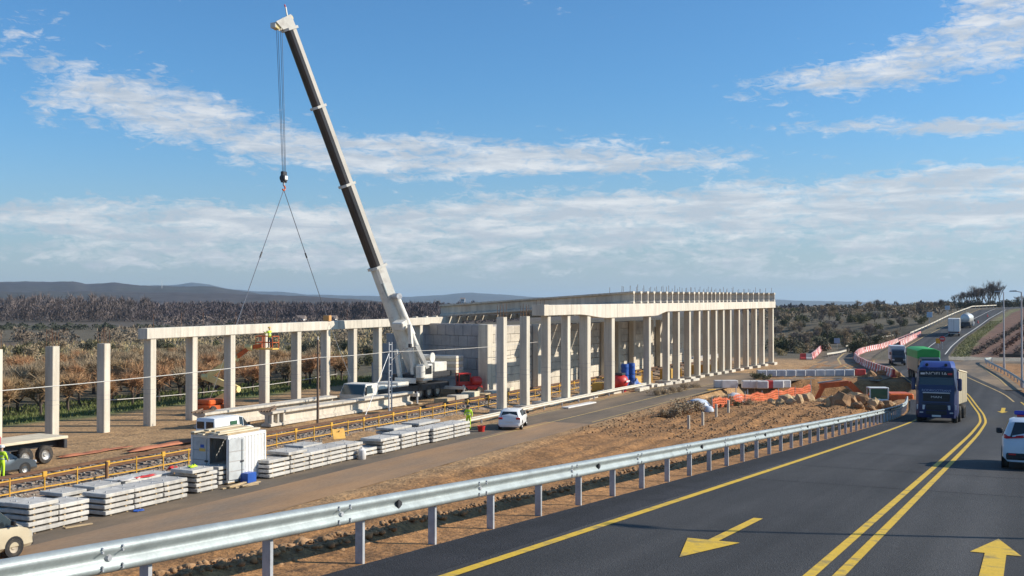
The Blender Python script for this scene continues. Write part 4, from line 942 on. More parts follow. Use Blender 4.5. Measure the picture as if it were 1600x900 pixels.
# ropes and hook
tipL = depth(433, 36, 98.0); blk = depth(443.5, 281, 98.0)
for k, (xa, xb) in enumerate(((431.5,441.5),(434,443),(438,445),(440.5,446.5))):
    MB().tube(cl(depth(xa,37,98.0)), cl(depth(xb,272,98.0)), .022, n=5).build('hoist_rope', cable_m, crane)
hook = empty('hook_block', blk); tag(hook, 'dark hook block hanging on four ropes from the boom head', 'hook block')
for s_ in (-1,1): MB().lathe([(0,-.05),(.30,-.05),(.33,0),(.30,.05),(0,.05)], 16, c=(s_*.2,0,.15), axis='x').build('cheek', steel_dark, hook)
MB().cbox(-.16,.16,-.30,.30,-.25,.75,.05).build('body', steel_dark, hook); MB().cbox(.26,.30,-.2,.2,0,.35,.01).build('load_plate', white_paint, hook)
MB().tube((0,0,-.15),(0,0,-.5),.1,n=10).build('swivel', galv_post, hook)
MB().path([(0,0,-.5),(0,.16,-.62),(0,.2,-.8),(0,.08,-.95),(0,-.08,-.95),(0,-.17,-.84)],.07,8).build('hook', orange_paint, hook)
hk = blk+Vector((0,0,-.9))
def sling(name, q, label, r=.02, ext=None):
    e = empty(name, hk); tag(e, label, 'sling'); q = Vector(q)
    MB().tube((0,0,0), q-hk, .034, n=5).build('rope', cable_m, e)
    m_ = (q-hk)*.5; MB().tube(m_*.96, m_*1.04, .07, n=8).build('shackle', steel_dark, e)
    if ext: MB().tube(q-hk, Vector(ext)-hk, .022, n=4).build('tag_line', cable_pale, e)
    return e
q1 = Vector((XB, 72.6, bk(72.6)[3]+.05)); q2 = Vector((XB+.2, 85.4, bk(85.4)[3]+.3))
sling('lifting_sling', q1, 'left sling from the hook down to the back beam', ext=depth(322,640,91))
sling('lifting_sling', q2, 'right sling from the hook down to the orange clamp', ext=depth(548,592,100))
o = MB().cbox(-.35,.35,-.22,.22,0,.55,.04).build('lifting_clamp', mat('orange_clamp', (.60,.30,.10), .6), None, loc=(XB+.2,85.4,bk(85.4)[3]+.003)); tag(o, 'orange lifting clamp on the back beam where the right sling ends', 'clamp')
# ---------------------------------------------------------------- vehicles
def car(name, loc, heading, L, W, Hh, paint, label, style='hatch', rx_=0.0, rear=True, lightbar=False):
    """Car pointing along local +Y; stations run from tail to nose."""
    root = empty(name, loc, heading, rx_); tag(root, label, 'car' if style != 'van' else 'van', kind='thing')
    w = W/2; r = .31 if style != 'van' else .34
    if style == 'hatch':   # y, half width low, half width belt, z belt, half width roof, z roof
        st = [(-L/2,.80,.78,.62,.76,.66),(-L/2+.05,.95,.93,.90,.80,1.00),(-L/2+.28,.98,.97,.95,.76,Hh-.12),(-L/2+.55,1,.99,.96,.76,Hh-.02),(-L*.08,1,1,.96,.78,Hh),(L*.10,1,1,.95,.76,Hh-.04),(L*.27,1,.99,.94,.70,.99),(L*.40,.98,.96,.82,.74,.84),(L/2-.08,.90,.86,.66,.66,.68),(L/2,.78,.74,.52,.6,.55)]
    elif style == 'sedan':
        st = [(-L/2,.80,.78,.70,.74,.74),(-L/2+.06,.95,.93,.88,.80,.93),(-L*.30,1,.98,.93,.76,1.0),(-L*.17,1,1,.93,.74,Hh-.05),(0,1,1,.92,.76,Hh),(L*.10,1,1,.92,.74,Hh-.05),(L*.26,1,.99,.92,.70,.96),(L*.40,.98,.96,.80,.74,.82),(L/2-.08,.90,.86,.64,.66,.66),(L/2,.78,.74,.50,.6,.53)]
    else:
        st = [(-L/2,.92,.92,1.1,.86,Hh-.10),(-L/2+.06,.98,.98,1.15,.90,Hh-.02),(-L*.1,1,1,1.18,.90,Hh),(L*.08,1,1,1.14,.88,Hh-.01),(L*.18,1,1,1.12,.86,Hh-.10),(L*.355,1,.99,1.06,.74,1.20),(L*.43,.97,.95,.95,.74,1.0),(L/2-.07,.90,.86,.75,.68,.80),(L/2,.80,.76,.55,.6,.58)]
    zb = .24
    rings = []
    for y, a, b_, zbelt, c_, zr in st:
        rings.append([(w*a*.86,y,zb),(w*a,y,zb+.14),(w*(a+b_)/2*1.0,y,(zb+zbelt)/2),(w*b_,y,zbelt),(w*c_,y,max(zr-.05,zbelt+.005)),(w*c_*.84,y,zr),(0,y,zr+.015),(-w*c_*.84,y,zr),(-w*c_,y,max(zr-.05,zbelt+.005)),(-w*b_,y,zbelt),(-w*(a+b_)/2,y,(zb+zbelt)/2),(-w*a,y,zb+.14),(-w*a*.86,y,zb)])
    n = 13; vs = [p for rg in rings for p in rg]; fs = []
    for k in range(len(rings)-1):
        for i in range(n-1): fs.append((k*n+i, k*n+i+1, (k+1)*n+i+1, (k+1)*n+i))
        fs.append((k*n+n-1, k*n, (k+1)*n, (k+1)*n+n-1))
    fs += [tuple(range(n)), tuple(range((len(rings)-1)*n, len(rings)*n))]
    MB().add(vs, fs).build('body', paint, root, smooth=True, angle=40)
    def pane(a, b_, c_, d_, nm='window', m_=glass, inset=.1, off=.012):
        P = [Vector(q) for q in (a,b_,c_,d_)]; ce = sum(P, Vector())/4; P = [ce+(q-ce)*(1-inset) for q in P]
        nrm = (P[1]-P[0]).cross(P[2]-P[0]).normalized()
        if nrm.dot(ce-Vector((0,ce.y*.6,.7))) < 0: nrm = -nrm
        MB().hexa([q-nrm*.02 for q in P]+[q+nrm*off for q in P]).build(nm, m_, root)
    for s_ in (3, 9):
        t = 4 if s_ == 3 else 8
        if style == 'van': segs = [(3,4),(4,5)]; 
        elif style == 'hatch': segs = [(3,4),(4,5),(5,6)]
        else: segs = [(2,3),(3,4),(4,5),(5,6)]
        for a, b_ in segs: pane(rings[a][s_], rings[b_][s_], rings[b_][t], rings[a][t])
    def across(k0, k1, nm):
        pane((rings[k0][3 if k0 < k1 else 4][0]*.92,*rings[k0][4][1:]), (-rings[k0][4][0]*1.0,*rings[k0][4][1:]), (-rings[k1][4][0]*.92,*rings[k1][4][1:]), (rings[k1][4][0]*.92,*rings[k1][4][1:]), nm, inset=.06, off=.02) if False else pane(rings[k0][4], rings[k0][8], rings[k1][7], rings[k1][5], nm, inset=.07, off=.02)
    if style == 'hatch': across(1,2,'rear_window'); across(6,5,'windscreen')
    elif style == 'sedan': across(2,3,'rear_window'); across(6,5,'windscreen')
    else: across(5,4,'windscreen')
    for y in (-L*.31, L*.31):
        for s_ in (-1,1): wheel(root, (s_*(w-.10), y, r), r, .2, rim_dusty if style == 'van' else rim_m)
    for y in (-L*.31, L*.31):
        for s_ in (-1,1): MB().lathe([(r*.9,-.02),(r*1.16,-.02),(r*1.16,.012),(r*.9,.012)], 20, c=(s_*(w-.005), y, r+.02), axis='x').build('wheel_arch', black, root)
    MB().cbox(-w*.86,w*.86,-L/2-.04,-L/2+.14,.30,.50,.03).build('rear_bumper', black if style != 'hatch' or lightbar else paint, root)
    MB().cbox(-w*.84,w*.84,L/2-.14,L/2+.03,.28,.48,.03).build('front_bumper', black if style == 'van' else paint, root)
    for s_ in (-1,1):
        MB().cbox(min(s_*w*.58,s_*w*.93),max(s_*w*.58,s_*w*.93),-L/2-.015,-L/2+.10,.78,.93,.02).build('tail_lamp', red_lamp, root)
        MB().cbox(min(s_*w*.5,s_*w*.82),max(s_*w*.5,s_*w*.82),L/2-.12,L/2-.0,.56,.70,.02).build('headlamp', lamp_clear, root)
        mz = 1.05 if style != 'van' else 1.25
        MB().cbox(min(s_*(w+.02),s_*(w+.22)),max(s_*(w+.02),s_*(w+.22)),(L*.19 if style != 'van' else L*.27),(L*.19 if style != 'van' else L*.27)+.12,mz-.08,mz+.10,.03).build('mirror', black, root)
    MB().cbox(-.26,.26,-L/2-.03,-L/2+.02,.56,.67,.008).build('number_plate', white_paint, root)
    return root
car('hatchback_car', (-34.7, 73.4, .02), R(17), 4.0, 1.72, 1.46, white_car, 'small white hatchback seen from behind on the service road', 'hatch')
car('grey_car', (-49.5, online(16,-49.5)-1.1, .05), R(-4), 4.4, 1.75, 1.42, grey_car, 'dark grey car at the left edge beside the flatbed trailer', 'sedan')
car('beige_van', (-34.3, online(34,-34.3)-2.6, .02), R(-2), 4.9, 1.92, 1.95, beige_car, 'beige van cut by the left edge beside the slab stacks', 'van')
car('white_van', (-48.9, online(318,-49)+2.2, 0), R(0), 4.9, 1.95, 1.98, white_car, 'white van parked behind the container in front of the far girder', 'van').scale = (.86,.86,.86)
# rear windows on the white van
v_ = bpy.data.objects['white_van']
for s_ in (-.45,.45): MB().cbox(s_-.36,s_+.36,-2.47,-2.43,1.15,1.7,.01).build('rear_window', glass, v_)
MB().cbox(.955,.985,-.7,.1,1.28,1.62,.01).build('side_window', glass_green, v_)
# police car
py_ = 38.7; slope = math.atan(-.0675)
pc = car('police_car', (.16, py_, float(rz(py_))+.005), 0, 4.3, 1.84, 1.56, silver_car, 'pale police car with blue light bar at the right edge of the road', 'hatch', rx_=slope, lightbar=True)
for o in list(pc.children):
    if o.name.startswith(('tail_lamp','number_plate')): bpy.data.objects.remove(o)
MB().cbox(-.58,.58,-.55,-.25,1.63,1.76,.03).build('light_bar', mat('blue_lamp',(.01,.02,.28),.25,spec=.7), pc); MB().cbox(-.5,.5,-.52,-.28,1.56,1.632,.01).build('light_bar_base', red_lamp, pc)
for s_ in (-1,1): MB().hexa([(s_*.80,-2.12,.93),(s_*.30,-2.13,.97),(s_*.30,-2.0,.97),(s_*.86,-1.95,.93),(s_*.82,-2.08,1.0),(s_*.30,-2.09,1.05),(s_*.30,-1.96,1.05),(s_*.86,-1.93,1.06)]).build('tail_lamp', red_lamp, pc)
MB().cbox(-.72,.72,-2.18,-2.10,.30,.40,.02).build('skid_plate', black, pc)
for s_ in (-1,1): MB().cbox(s_*.62-.10,s_*.62+.10,-2.205,-2.19,.44,.49,.005).build('reflector', red_lamp, pc)
MB().cbox(-.26,.26,-2.20,-2.17,.60,.71,.008).build('number_plate', white_paint, pc)
text('M 4207', .10, black, pc, (0,-2.204,.655), (R(90),0,0), .002) if False else None

# ---- trucks
def wtext(s, size, material, parent, loc, rot, sx=1.0): return text(s, size, material, parent, loc, rot, .003, sx)
bt_y = 74.8
bx_ = -5.35
bl = empty('lorry', (bx_, bt_y, float(rz(bt_y))+.01), R(181.2), -slope); tag(bl, 'dark blue articulated lorry with white lettering coming up the ramp', 'lorry', kind='thing')
# local frame: nose at +Y, +X is the driver's right
cab = empty('cab', (0,0,0)); cab.parent = bl
def loftbox(nm, rows, material, parent, smooth=True, angle=30):
    """rows: (z, half width, y back, y front, corner)"""
    vs = []; n = 8
    for z, hw, yb, yf, c in rows: vs += [(-hw+c*.6,yf,z),(hw-c*.6,yf,z),(hw,yf-c,z),(hw,yb+.03,z),(hw-.03,yb,z),(-hw+.03,yb,z),(-hw,yb+.03,z),(-hw,yf-c,z)]
    fs = []
    for k in range(len(rows)-1): fs += [(k*n+i,k*n+(i+1)%n,(k+1)*n+(i+1)%n,(k+1)*n+i) for i in range(n)]
    fs += [tuple(range(n-1,-1,-1)), tuple(range((len(rows)-1)*n, len(rows)*n))]
    return MB().add(vs, fs).build(nm, material, parent, smooth=smooth, angle=angle)
loftbox('cab_shell', [(.30,1.20,-2.1,-.06,.28),(.55,1.25,-2.1,.0,.3),(1.15,1.25,-2.1,.0,.3),(2.1,1.24,-2.1,-.03,.26),(2.95,1.20,-2.1,-.16,.24),(3.38,1.18,-2.1,-.24,.24),(3.52,1.14,-2.05,-.36,.3)], blue_truck, cab)
loftbox('roof_spoiler', [(3.53,1.10,-1.9,-.55,.35),(3.80,1.06,-1.9,-.85,.4),(3.97,.96,-1.85,-1.15,.4)], blue_truck_light, cab)
for s_ in (-.55,.6): MB().tube((s_,-.72,3.70),(s_,-.60,3.70),.10,n=12).build('roof_lamp', black, cab)
MB().hexa([(-1.04,-.055,2.18),(1.04,-.055,2.18),(1.04,-.085,2.18),(-1.04,-.085,2.18),(-1.02,-.125,2.90),(1.02,-.125,2.90),(1.02,-.185,2.90),(-1.02,-.185,2.90)]).build('windscreen', glass, cab)
MB().hexa([(-1.06,.02,2.93),(1.06,.02,2.93),(1.06,-.16,2.96),(-1.06,-.16,2.96),(-1.04,-.06,3.30),(1.04,-.06,3.30),(1.04,-.22,3.30),(-1.04,-.22,3.30)]).build('sun_visor', black, cab)
wtext('NOELIA', .30, white_paint, cab, (0,-.005,3.11), (R(102),0,R(180)), 1.25)
wtext('ROGELIA', .15, blue_truck_light, cab, (0,-.215,3.42), (R(105),0,R(180)), 1.6)
wtext('RODRIGOTRANS', .20, mat('lettering_blue', (.30,.36,.55), .5), cab, (0,-.005,2.04), (R(92),0,R(180)), 1.15)
for s_, mm in ((-.82,red_plastic),(.82,white_plastic)): MB().cbox(s_-.13,s_+.13,.0,.02,3.06,3.18,.005).build('visor_badge', mm, cab, rot=(R(0),0,0))
MB().cbox(-.82,.82,.0,.03,1.86,1.93,.01).build('grille_bar', lamp_clear, cab); MB().cbox(-.80,.80,.0,.022,1.36,1.84,.02).build('grille', black, cab)
wtext('MAN', .19, lamp_clear, cab, (0,.03,1.62), (R(90),0,R(180)), 1.6)
for z in (1.44,1.53,1.74): MB().box(-.76,.76,.024,.03,z,z+.02).build('grille_slat', steel_dark, cab)
MB().cbox(-.62,.62,.0,.025,.80,1.16,.02).build('lower_grille', black, cab); MB().cbox(-.62,.62,.0,.025,.50,.74,.02).build('bumper_intake', black, cab)
for z in (.9,1.0,1.08): MB().box(-.58,.58,.026,.032,z,z+.02).build('grille_slat', steel_dark, cab)
for s_ in (-1,1):
    MB().hexa([(s_*.72,.03,.82),(s_*1.18,-.10,.82),(s_*1.18,-.25,.82),(s_*.72,-.1,.82),(s_*.68,.035,1.10),(s_*1.19,-.09,1.14),(s_*1.19,-.25,1.14),(s_*.68,-.1,1.10)]).build('headlamp', lamp_clear, cab)
    MB().cbox(min(s_*.78,s_*1.02),max(s_*.78,s_*1.02),-.10,.008,.58,.68,.02).build('fog_lamp', lamp_clear, cab)
    MB().cbox(min(s_*1.28,s_*1.52),max(s_*1.28,s_*1.52),-.28,-.12,2.05,2.85,.06).build('mirror', blue_truck, cab); MB().beam((s_*1.2,-.2,2.8),(s_*1.35,-.2,2.8),.04).build('mirror_arm', black, cab)
    MB().hexa([(s_*1.232,-1.5,2.15),(s_*1.252,-1.5,2.15),(s_*1.252,-.45,2.15),(s_*1.232,-.45,2.15),(s_*1.195,-1.4,2.85),(s_*1.222,-1.4,2.85),(s_*1.222,-.55,2.85),(s_*1.195,-.55,2.85)]).build('side_window', glass, cab)
    MB().cbox(min(s_*1.20,s_*1.262),max(s_*1.20,s_*1.262),-2.09,-1.75,.6,3.3,.02).build('side_deflector', blue_truck_light, cab)
MB().cbox(-.27,.27,-.01,.015,.36,.48,.008).build('number_plate', white_paint, cab)
MB().cbox(-.9,.9,-.03,.012,1.20,1.24,.005).build('trim_line', black, cab); MB().cbox(-.3,.3,-.12,-.10,2.24,2.36,.01).build('dash_sign', mat('teal_sign',(.03,.30,.24),.5), cab)
for y, w2 in ((-.75,0),(-3.1,1),(-4.4,1)):
    for s_ in (-1,1): wheel(bl, (s_*1.06, y, .52), .52, .33 if not w2 else .55, rim_dusty)
MB().cbox(-.45,.45,-5.2,-2.1,.75,1.0,.03).build('chassis', steel_dark, bl); MB().cbox(-1.2,-.7,-2.9,-2.2,.45,1.0,.06).build('fuel_tank', galv, bl); MB().cbox(.7,1.2,-2.9,-2.2,.45,1.0,.06).build('fuel_tank', galv, bl)
trl = empty('trailer', (0,-2.7,0), R(-.6)); trl.parent = bl
MB().cbox(-1.27,1.27,-13.0,.2,1.15,3.35,.05).build('trailer_box', beige_box, trl); 
for y in (-2.5,-5,-7.5,-10): 
    for s_ in (-1,1): MB().cbox(min(s_*1.272,s_*1.292),max(s_*1.272,s_*1.292),y-.04,y+.04,1.2,3.3,.005).build('side_post', timber_pale, trl)
MB().cbox(-1.3,1.3,-13,.2,3.36,3.46,.03).build('top_cover', timber_pale, trl)
for y in (-8.5,-9.8,-11.1):
    for s_ in (-1,1): wheel(trl, (s_*1.05, y, .50), .5, .4, rim_dusty)

def box_lorry(name, loc, heading, box_mat, cab_mat, Wd, Lb, zb, zt, label, cat='lorry', roof=None, cab_h=2.7, cab_l=1.8, toward=True, tank=False, cabx=1.0):
    root = empty(name, loc, heading); tag(root, label, cat, kind='thing'); w = Wd/2     # nose at +Y
    if tank:
        prof_ = [(0,-Lb),(.5,-Lb),(.85,-Lb+.08),(1.12,-Lb+.3),(1.2,-Lb+.6),(1.2,-.5),(1.1,-.2),(.8,-.05),(0,0)]
        MB().lathe(prof_, 24, c=(0,0,(zb+zt)/2), axis='y').build('tank', box_mat, root, smooth=True, angle=60)
        MB().cbox(-.25,.25,-Lb*.9,-Lb*.1,zt+.02,zt+.14,.03).build('walkway', galv, root); MB().cbox(-1.1,1.1,-Lb,0,zb-.25,zb+.25,.04).build('chassis', steel_dark, root)
        MB().cbox(-1.1,1.1,-Lb-.1,-Lb,.5,zb+.1,.02).build('rear_frame', steel_dark, root)
    else:
        MB().cbox(-w,w,-Lb,0,zb,zt,.05).build('cargo_box', box_mat, root); MB().cbox(-w*.8,w*.8,-Lb,.2,zb-.3,zb-.005,.03).build('chassis', steel_dark, root)
        MB().cbox(-.02,.02,-Lb-.03,-Lb-.002,zb+.1,zt-.1,.004).build('door_seam', steel_dark, root)
        for s_ in (-1,1): MB().cbox(s_*w*.95-.05,s_*w*.95+.05,-Lb-.02,-Lb-.001,zb+.02,zt-.04,.004).build('door_frame', galv, root)
        MB().cbox(-w*.95,w*.95,-Lb-.06,-Lb+.02,zb-.42,zb-.30,.02).build('under_run_bar', white_plastic, root)
    if roof: loftbox('tarp_cover', [(zt-.9,w+.03,-Lb-.03,.03,.1),(zt+.0,w+.02,-Lb-.03,.03,.1),(zt+.22,w*.6,-Lb,.0,.1)], roof, root)
    cb = empty('cab', (0,.15,0)); cb.parent = root; cw = w*.96*cabx
    loftbox('cab_shell', [(.45,cw*.96,0,cab_l,.2),(1.1,cw,0,cab_l,.22),(1.5,cw,0,cab_l-.08,.22),(cab_h-.15,cw*.92,0,cab_l-.55,.2),(cab_h,cw*.86,.05,cab_l-.75,.25)], cab_mat, cb)
    MB().hexa([(-cw*.86,cab_l-.06,1.52),(cw*.86,cab_l-.06,1.52),(cw*.86,cab_l-.14,1.52),(-cw*.86,cab_l-.14,1.52),(-cw*.8,cab_l-.47,cab_h-.2),(cw*.8,cab_l-.47,cab_h-.2),(cw*.8,cab_l-.58,cab_h-.2),(-cw*.8,cab_l-.58,cab_h-.2)]).build('windscreen', glass, cb)
    for s_ in (-1,1):
        MB().cbox(min(s_*cw*.55,s_*cw*.9),max(s_*cw*.55,s_*cw*.9),cab_l-.1,cab_l+.015,.75,.95,.02).build('headlamp', lamp_clear, cb); MB().cbox(min(s_*(cw+.04),s_*(cw+.26)),max(s_*(cw+.04),s_*(cw+.26)),cab_l-.6,cab_l-.45,1.55,2.0,.03).build('mirror', black, cb)
        MB().cbox(min(s_*cw*.955,s_*cw*1.005),max(s_*cw*.955,s_*cw*1.005),.35,cab_l-.55,1.55,cab_h-.35,.01).build('side_window', glass, cb)
    MB().cbox(-cw*.6,cw*.6,cab_l-.02,cab_l+.02,.6,1.2,.02).build('grille', black, cb)
    rr_ = .36 if cab_h < 2.5 else .5
    for y in ([.9,-Lb*.75] if cab_h < 2.5 else [.9,-Lb*.55,-Lb*.72,-Lb*.88]):
        for s_ in (-1,1): wheel(root, (s_*(w-.2), y, rr_), rr_, .3, rim_dusty)
    for s_ in (-1,1): MB().cbox(s_*w*.82-.12,s_*w*.82+.12,-Lb-.05,-Lb+.02,zb-.25,zb-.10,.02).build('tail_lamp', red_lamp, root)
    return root
gp = at(1449, 560, 2.6)
gl = box_lorry('green_tarp_lorry', (-10.6, 137, .06), R(193), beige_box, grey_car, 2.5, 9.0, 1.1, 3.6, 'lorry with a bright green tarpaulin half hidden behind the blue cab', roof=green_tarp, cab_h=2.9)
vp = at(1401, 571, .05); box_lorry('delivery_truck', (vp.x, vp.y+1.7, .05), R(190), mat('pale_grey_box',(.50,.53,.56),.5,var=.08), mat('dark_blue_cab',(.03,.045,.07),.35,coat=.4), 2.15, 4.3, .75, 2.85, 'small box truck with dark cab coming round the junction by the red and white barriers', 'truck', cab_h=2.35, cab_l=1.75)
ly = 263; box_lorry('white_box_lorry', (-15.6, ly+12.5, float(rz(ly))+.02), R(2.5), white_paint, white_car, 2.5, 12.5, 1.1, 4.0, 'white box lorry driving away up the hill behind the tanker', cab_h=3.2)
ty = 296; box_lorry('tanker_lorry', (-13.9, ty+10, float(rz(ty))+.02), R(-2), mat('tank_metal',(.62,.62,.60),.35,metal=.3,var=.1), white_car, 2.5, 10.0, 1.25, 3.75, 'silver tanker lorry driving away near the top of the hill', cab_h=3.1, tank=True)
# flatbed trailer at the left edge
fb = empty('flatbed_trailer', (-52.2, online(85,-52.2), .02), R(-2)); tag(fb, 'low flatbed trailer with three dusty wheels at the left edge', 'trailer', kind='thing')
MB().cbox(-1.25,1.25,-12.5,0,1.30,1.46,.02).build('deck', timber_pale, fb); 
for s_ in (-.5,.5): MB().cbox(s_-.1,s_+.1,-12,-.2,.85,1.295,.02).build('chassis_beam', steel_dark, fb)
MB().cbox(-1.2,1.2,-.25,-.02,.75,1.25,.02).build('rear_bar', steel_dark, fb)
for y in (-1.5,-2.85,-4.2):
    for s_ in (-1,1): wheel(fb, (s_*1.02, y, .52), .52, .36, rim_m)
hp_ = empty('headboard', (0,-4.6,1.47)); hp_.parent = fb
MB().cbox(-1.2,1.2,-3.0,0,.0,.42,.02).build('white_load', white_paint, hp_); MB().cbox(-1.2,1.2,.004,.12,.0,.40,.01).build('red_end', red_plastic, hp_)

# ---------------------------------------------------------------- articulated boom lift behind the back row
LD = 93.0
lift = empty('boom_lift', at(328, 648, 0)); tag(lift, 'orange and cream articulated boom lift reaching up to the back beam', 'boom lift', kind='thing')
lb = Vector(lift.location)
def lp_(x, y, d=LD): return depth(x, y, d)-lb
MB().cbox(-1.1,1.1,-1.3,1.3,.45,.85,.06).build('chassis', orange_paint, lift)
for x in (-1.1,1.1):
    for y in (-.95,.95): wheel(lift, (x,y,.42), .42, .3, rim_dusty)
MB().cbox(-.75,.75,-.9,.9,.86,1.3,.1).build('turret', orange_paint, lift)
for a, b_, m_, w_ in (((332,629),(368,609),cream_paint,.5),((370,607),(322,589),cream_paint,.5),((322,589),(366,560),cream_paint,.46),((366,561),(390,543),orange_paint,.34),((390,543),(409,540),orange_paint,.34)):
    MB().beam(lp_(*a), lp_(*b_), w_, w_).build('boom_arm', m_, lift)
MB().tube(lp_(336,607), lp_(352,596), .12, n=8).build('lift_cylinder', steel_dark, lift)
for p in ((322,589),(368,608),(366,560),(390,543)): MB().tube(lp_(*p)-Vector((.35,0,0)), lp_(*p)+Vector((.35,0,0)), .28, n=10).build('knuckle', cream_paint, lift)
bk0 = lp_(417.5,545)
bsk = empty('basket', bk0); bsk.parent = lift
MB().cbox(-.9,.9,-.45,.45,-.06,.06,.02).build('basket_floor', yellow_paint, bsk)
for x in (-.88,0,.88):
    for y in (-.43,.43): MB().tube((x,y,.06),(x,y,1.1),.035,n=6).build('basket_post', orange_paint, bsk)
for z in (.55,1.08):
    for y in (-.43,.43): MB().tube((-.9,y,z),(.9,y,z),.035,n=6).build('basket_rail', orange_paint, bsk)
    for x in (-.9,.9): MB().tube((x,-.43,z),(x,.43,z),.035,n=6).build('basket_rail', orange_paint, bsk)

# ---------------------------------------------------------------- people
def person(loc, heading, label, top, legs, helmet, arm_pose='down', hat=True, hgt=1.75):
    """one continuous skinned body; clothes and helmet are children"""
    k = hgt/1.75
    root = empty('person', loc, heading); tag(root, label, 'person', kind='thing')
    V = {'pelvis':(0,0,.95),'waist':(0,.01,1.10),'chest':(0,.0,1.33),'neck':(0,.0,1.50),'head0':(0,.01,1.58),'head1':(0,.015,1.70),
         'shl':(-.19,0,1.42),'shr':(.19,0,1.42),'hipl':(-.10,0,.90),'hipr':(.10,0,.90),'knl':(-.12,.03,.50),'knr':(.13,-.04,.50),'anl':(-.12,-.02,.09),'anr':(.15,-.08,.09),'tol':(-.12,.15,.04),'tor':(.16,.09,.04)}
    if arm_pose == 'down': V.update({'ell':(-.27,-.02,1.15),'elr':(.26,.05,1.16),'wrl':(-.26,.10,.93),'wrr':(.20,.22,1.02)})
    else: V.update({'ell':(-.30,.12,1.28),'elr':(.30,.12,1.30),'wrl':(-.22,.38,1.35),'wrr':(.22,.38,1.40)})
    rad = {'pelvis':(.155,.115),'waist':(.145,.105),'chest':(.175,.115),'neck':(.06,.06),'head0':(.075,.085),'head1':(.08,.095),'shl':(.075,.075),'shr':(.075,.075),'hipl':(.095,.1),'hipr':(.095,.1),'knl':(.065,.065),'knr':(.065,.065),'anl':(.05,.055),'anr':(.05,.055),'tol':(.045,.035),'tor':(.045,.035),'ell':(.052,.052),'elr':(.052,.052),'wrl':(.038,.038),'wrr':(.038,.038)}
    E_ = [('pelvis','waist'),('waist','chest'),('chest','neck'),('neck','head0'),('head0','head1'),('chest','shl'),('chest','shr'),('shl','ell'),('ell','wrl'),('shr','elr'),('elr','wrr'),('pelvis','hipl'),('pelvis','hipr'),('hipl','knl'),('knl','anl'),('anl','tol'),('hipr','knr'),('knr','anr'),('anr','tor')]
    # five fingers on each hand
    for s_, wn in ((-1,'wrl'),(1,'wrr')):
        w_ = Vector(V[wn]); d = (w_-Vector(V['ell' if s_ < 0 else 'elr'])).normalized(); sd_ = d.cross(Vector((s_,0,0))).normalized()
        pn = 'palm'+wn; V[pn] = tuple(w_+d*.07); rad[pn] = (.036,.024); E_.append((wn, pn))
        for q in range(5):
            off = (q-1.7)*.02; b0 = w_+d*(.10 if q else .05)+sd_*off*(1 if q else 2.0); tip = b0+d*(.065 if q else .04)+sd_*(off*.6-(0 if q else .02))
            V['f%d%s'%(q,wn)] = tuple(b0); V['t%d%s'%(q,wn)] = tuple(tip); rad['f%d%s'%(q,wn)] = (.010,.010); rad['t%d%s'%(q,wn)] = (.008,.008); E_ += [(pn,'f%d%s'%(q,wn)),('f%d%s'%(q,wn),'t%d%s'%(q,wn))]
    names = list(V); me = bpy.data.meshes.new('body'); me.from_pydata([tuple(c*k for c in V[n_]) for n_ in names], [(names.index(a), names.index(b_)) for a, b_ in E_], [])
    o = link('body', me, root); md = o.modifiers.new('skin','SKIN'); sv = me.skin_vertices[0].data
    for i, n_ in enumerate(names): sv[i].radius = (rad[n_][0]*k, rad[n_][1]*k); sv[i].use_root = (n_ == 'pelvis')
    ss = o.modifiers.new('sub','SUBSURF'); ss.levels = 1; ss.render_levels = 2
    dg = bpy.context.evaluated_depsgraph_get(); me2 = bpy.data.meshes.new_from_object(o.evaluated_get(dg)); o.modifiers.clear(); o.data = me2
    me2.materials.clear()
    for m_ in (skin, top, legs, rubber): me2.materials.append(m_)
    for p in me2.polygons:
        z = p.center.z/k; x = abs(p.center.x)/k
        p.material_index = 3 if z < .10 and x < .35 and z < .12 else (2 if z < .93 and x < .2 and not (z > .80 and x > .235) else (1 if z < 1.49 else 0))
        if p.material_index == 1:
            for wn in ('wrl','wrr'):
                if (Vector(p.center)/k-Vector(V[wn])).length < .05 or (Vector(p.center)/k-Vector(V['palm'+wn])).length < .13: p.material_index = 0
        if p.material_index == 2:
            for wn in ('wrl','wrr'):
                if (Vector(p.center)/k-Vector(V['palm'+wn])).length < .11: p.material_index = 0
        p.use_smooth = True
    for z in (1.12,1.26): MB().lathe([(.168,-.022),(.176,0),(.168,.022)],16).build('reflective_band', galv_post, root, loc=(0,0,z*k)).scale = (k*1.04,k*.74,k)
    hd_ = (0,.015*k,1.72*k)
    for s_ in (-1,1): MB().rock((s_*.035*k,.105*k,1.665*k),.011,random.Random(1),1,1).build('eye', black, root)
    MB().hexa([(-.014,.10,1.615),(.014,.10,1.615),(.014,.085,1.615),(-.014,.085,1.615),(-.008,.125,1.625),(.008,.125,1.625),(.006,.10,1.67),(-.006,.10,1.67)]).build('nose', skin, root).scale = (k,k,k)
    if hat: MB().lathe([(.155,-.005),(.135,.0),(.13,.05),(.10,.10),(.05,.125),(0,.13)],18).build('helmet', helmet, root, loc=(hd_[0],hd_[1]+.01,1.70*k), smooth=True)
    else: MB().lathe([(.115,-.05),(.122,.02),(.10,.075),(.05,.10),(0,.105)],16).build('hair', steel_dark, root, loc=(hd_[0],hd_[1]-.012,1.69*k), smooth=True)
    return root
person((-37.0, online(732,-37.0), .02), R(200), 'worker in a yellow high-visibility jacket and dark trousers near the white hatchback', hi_vis, hi_vis, navy, hat=False)
person((-47.9, online(4,-47.9), .08), R(20), 'worker in full yellow high-visibility clothing cut by the left edge', hi_vis, hi_vis, white_plastic, hgt=1.78)
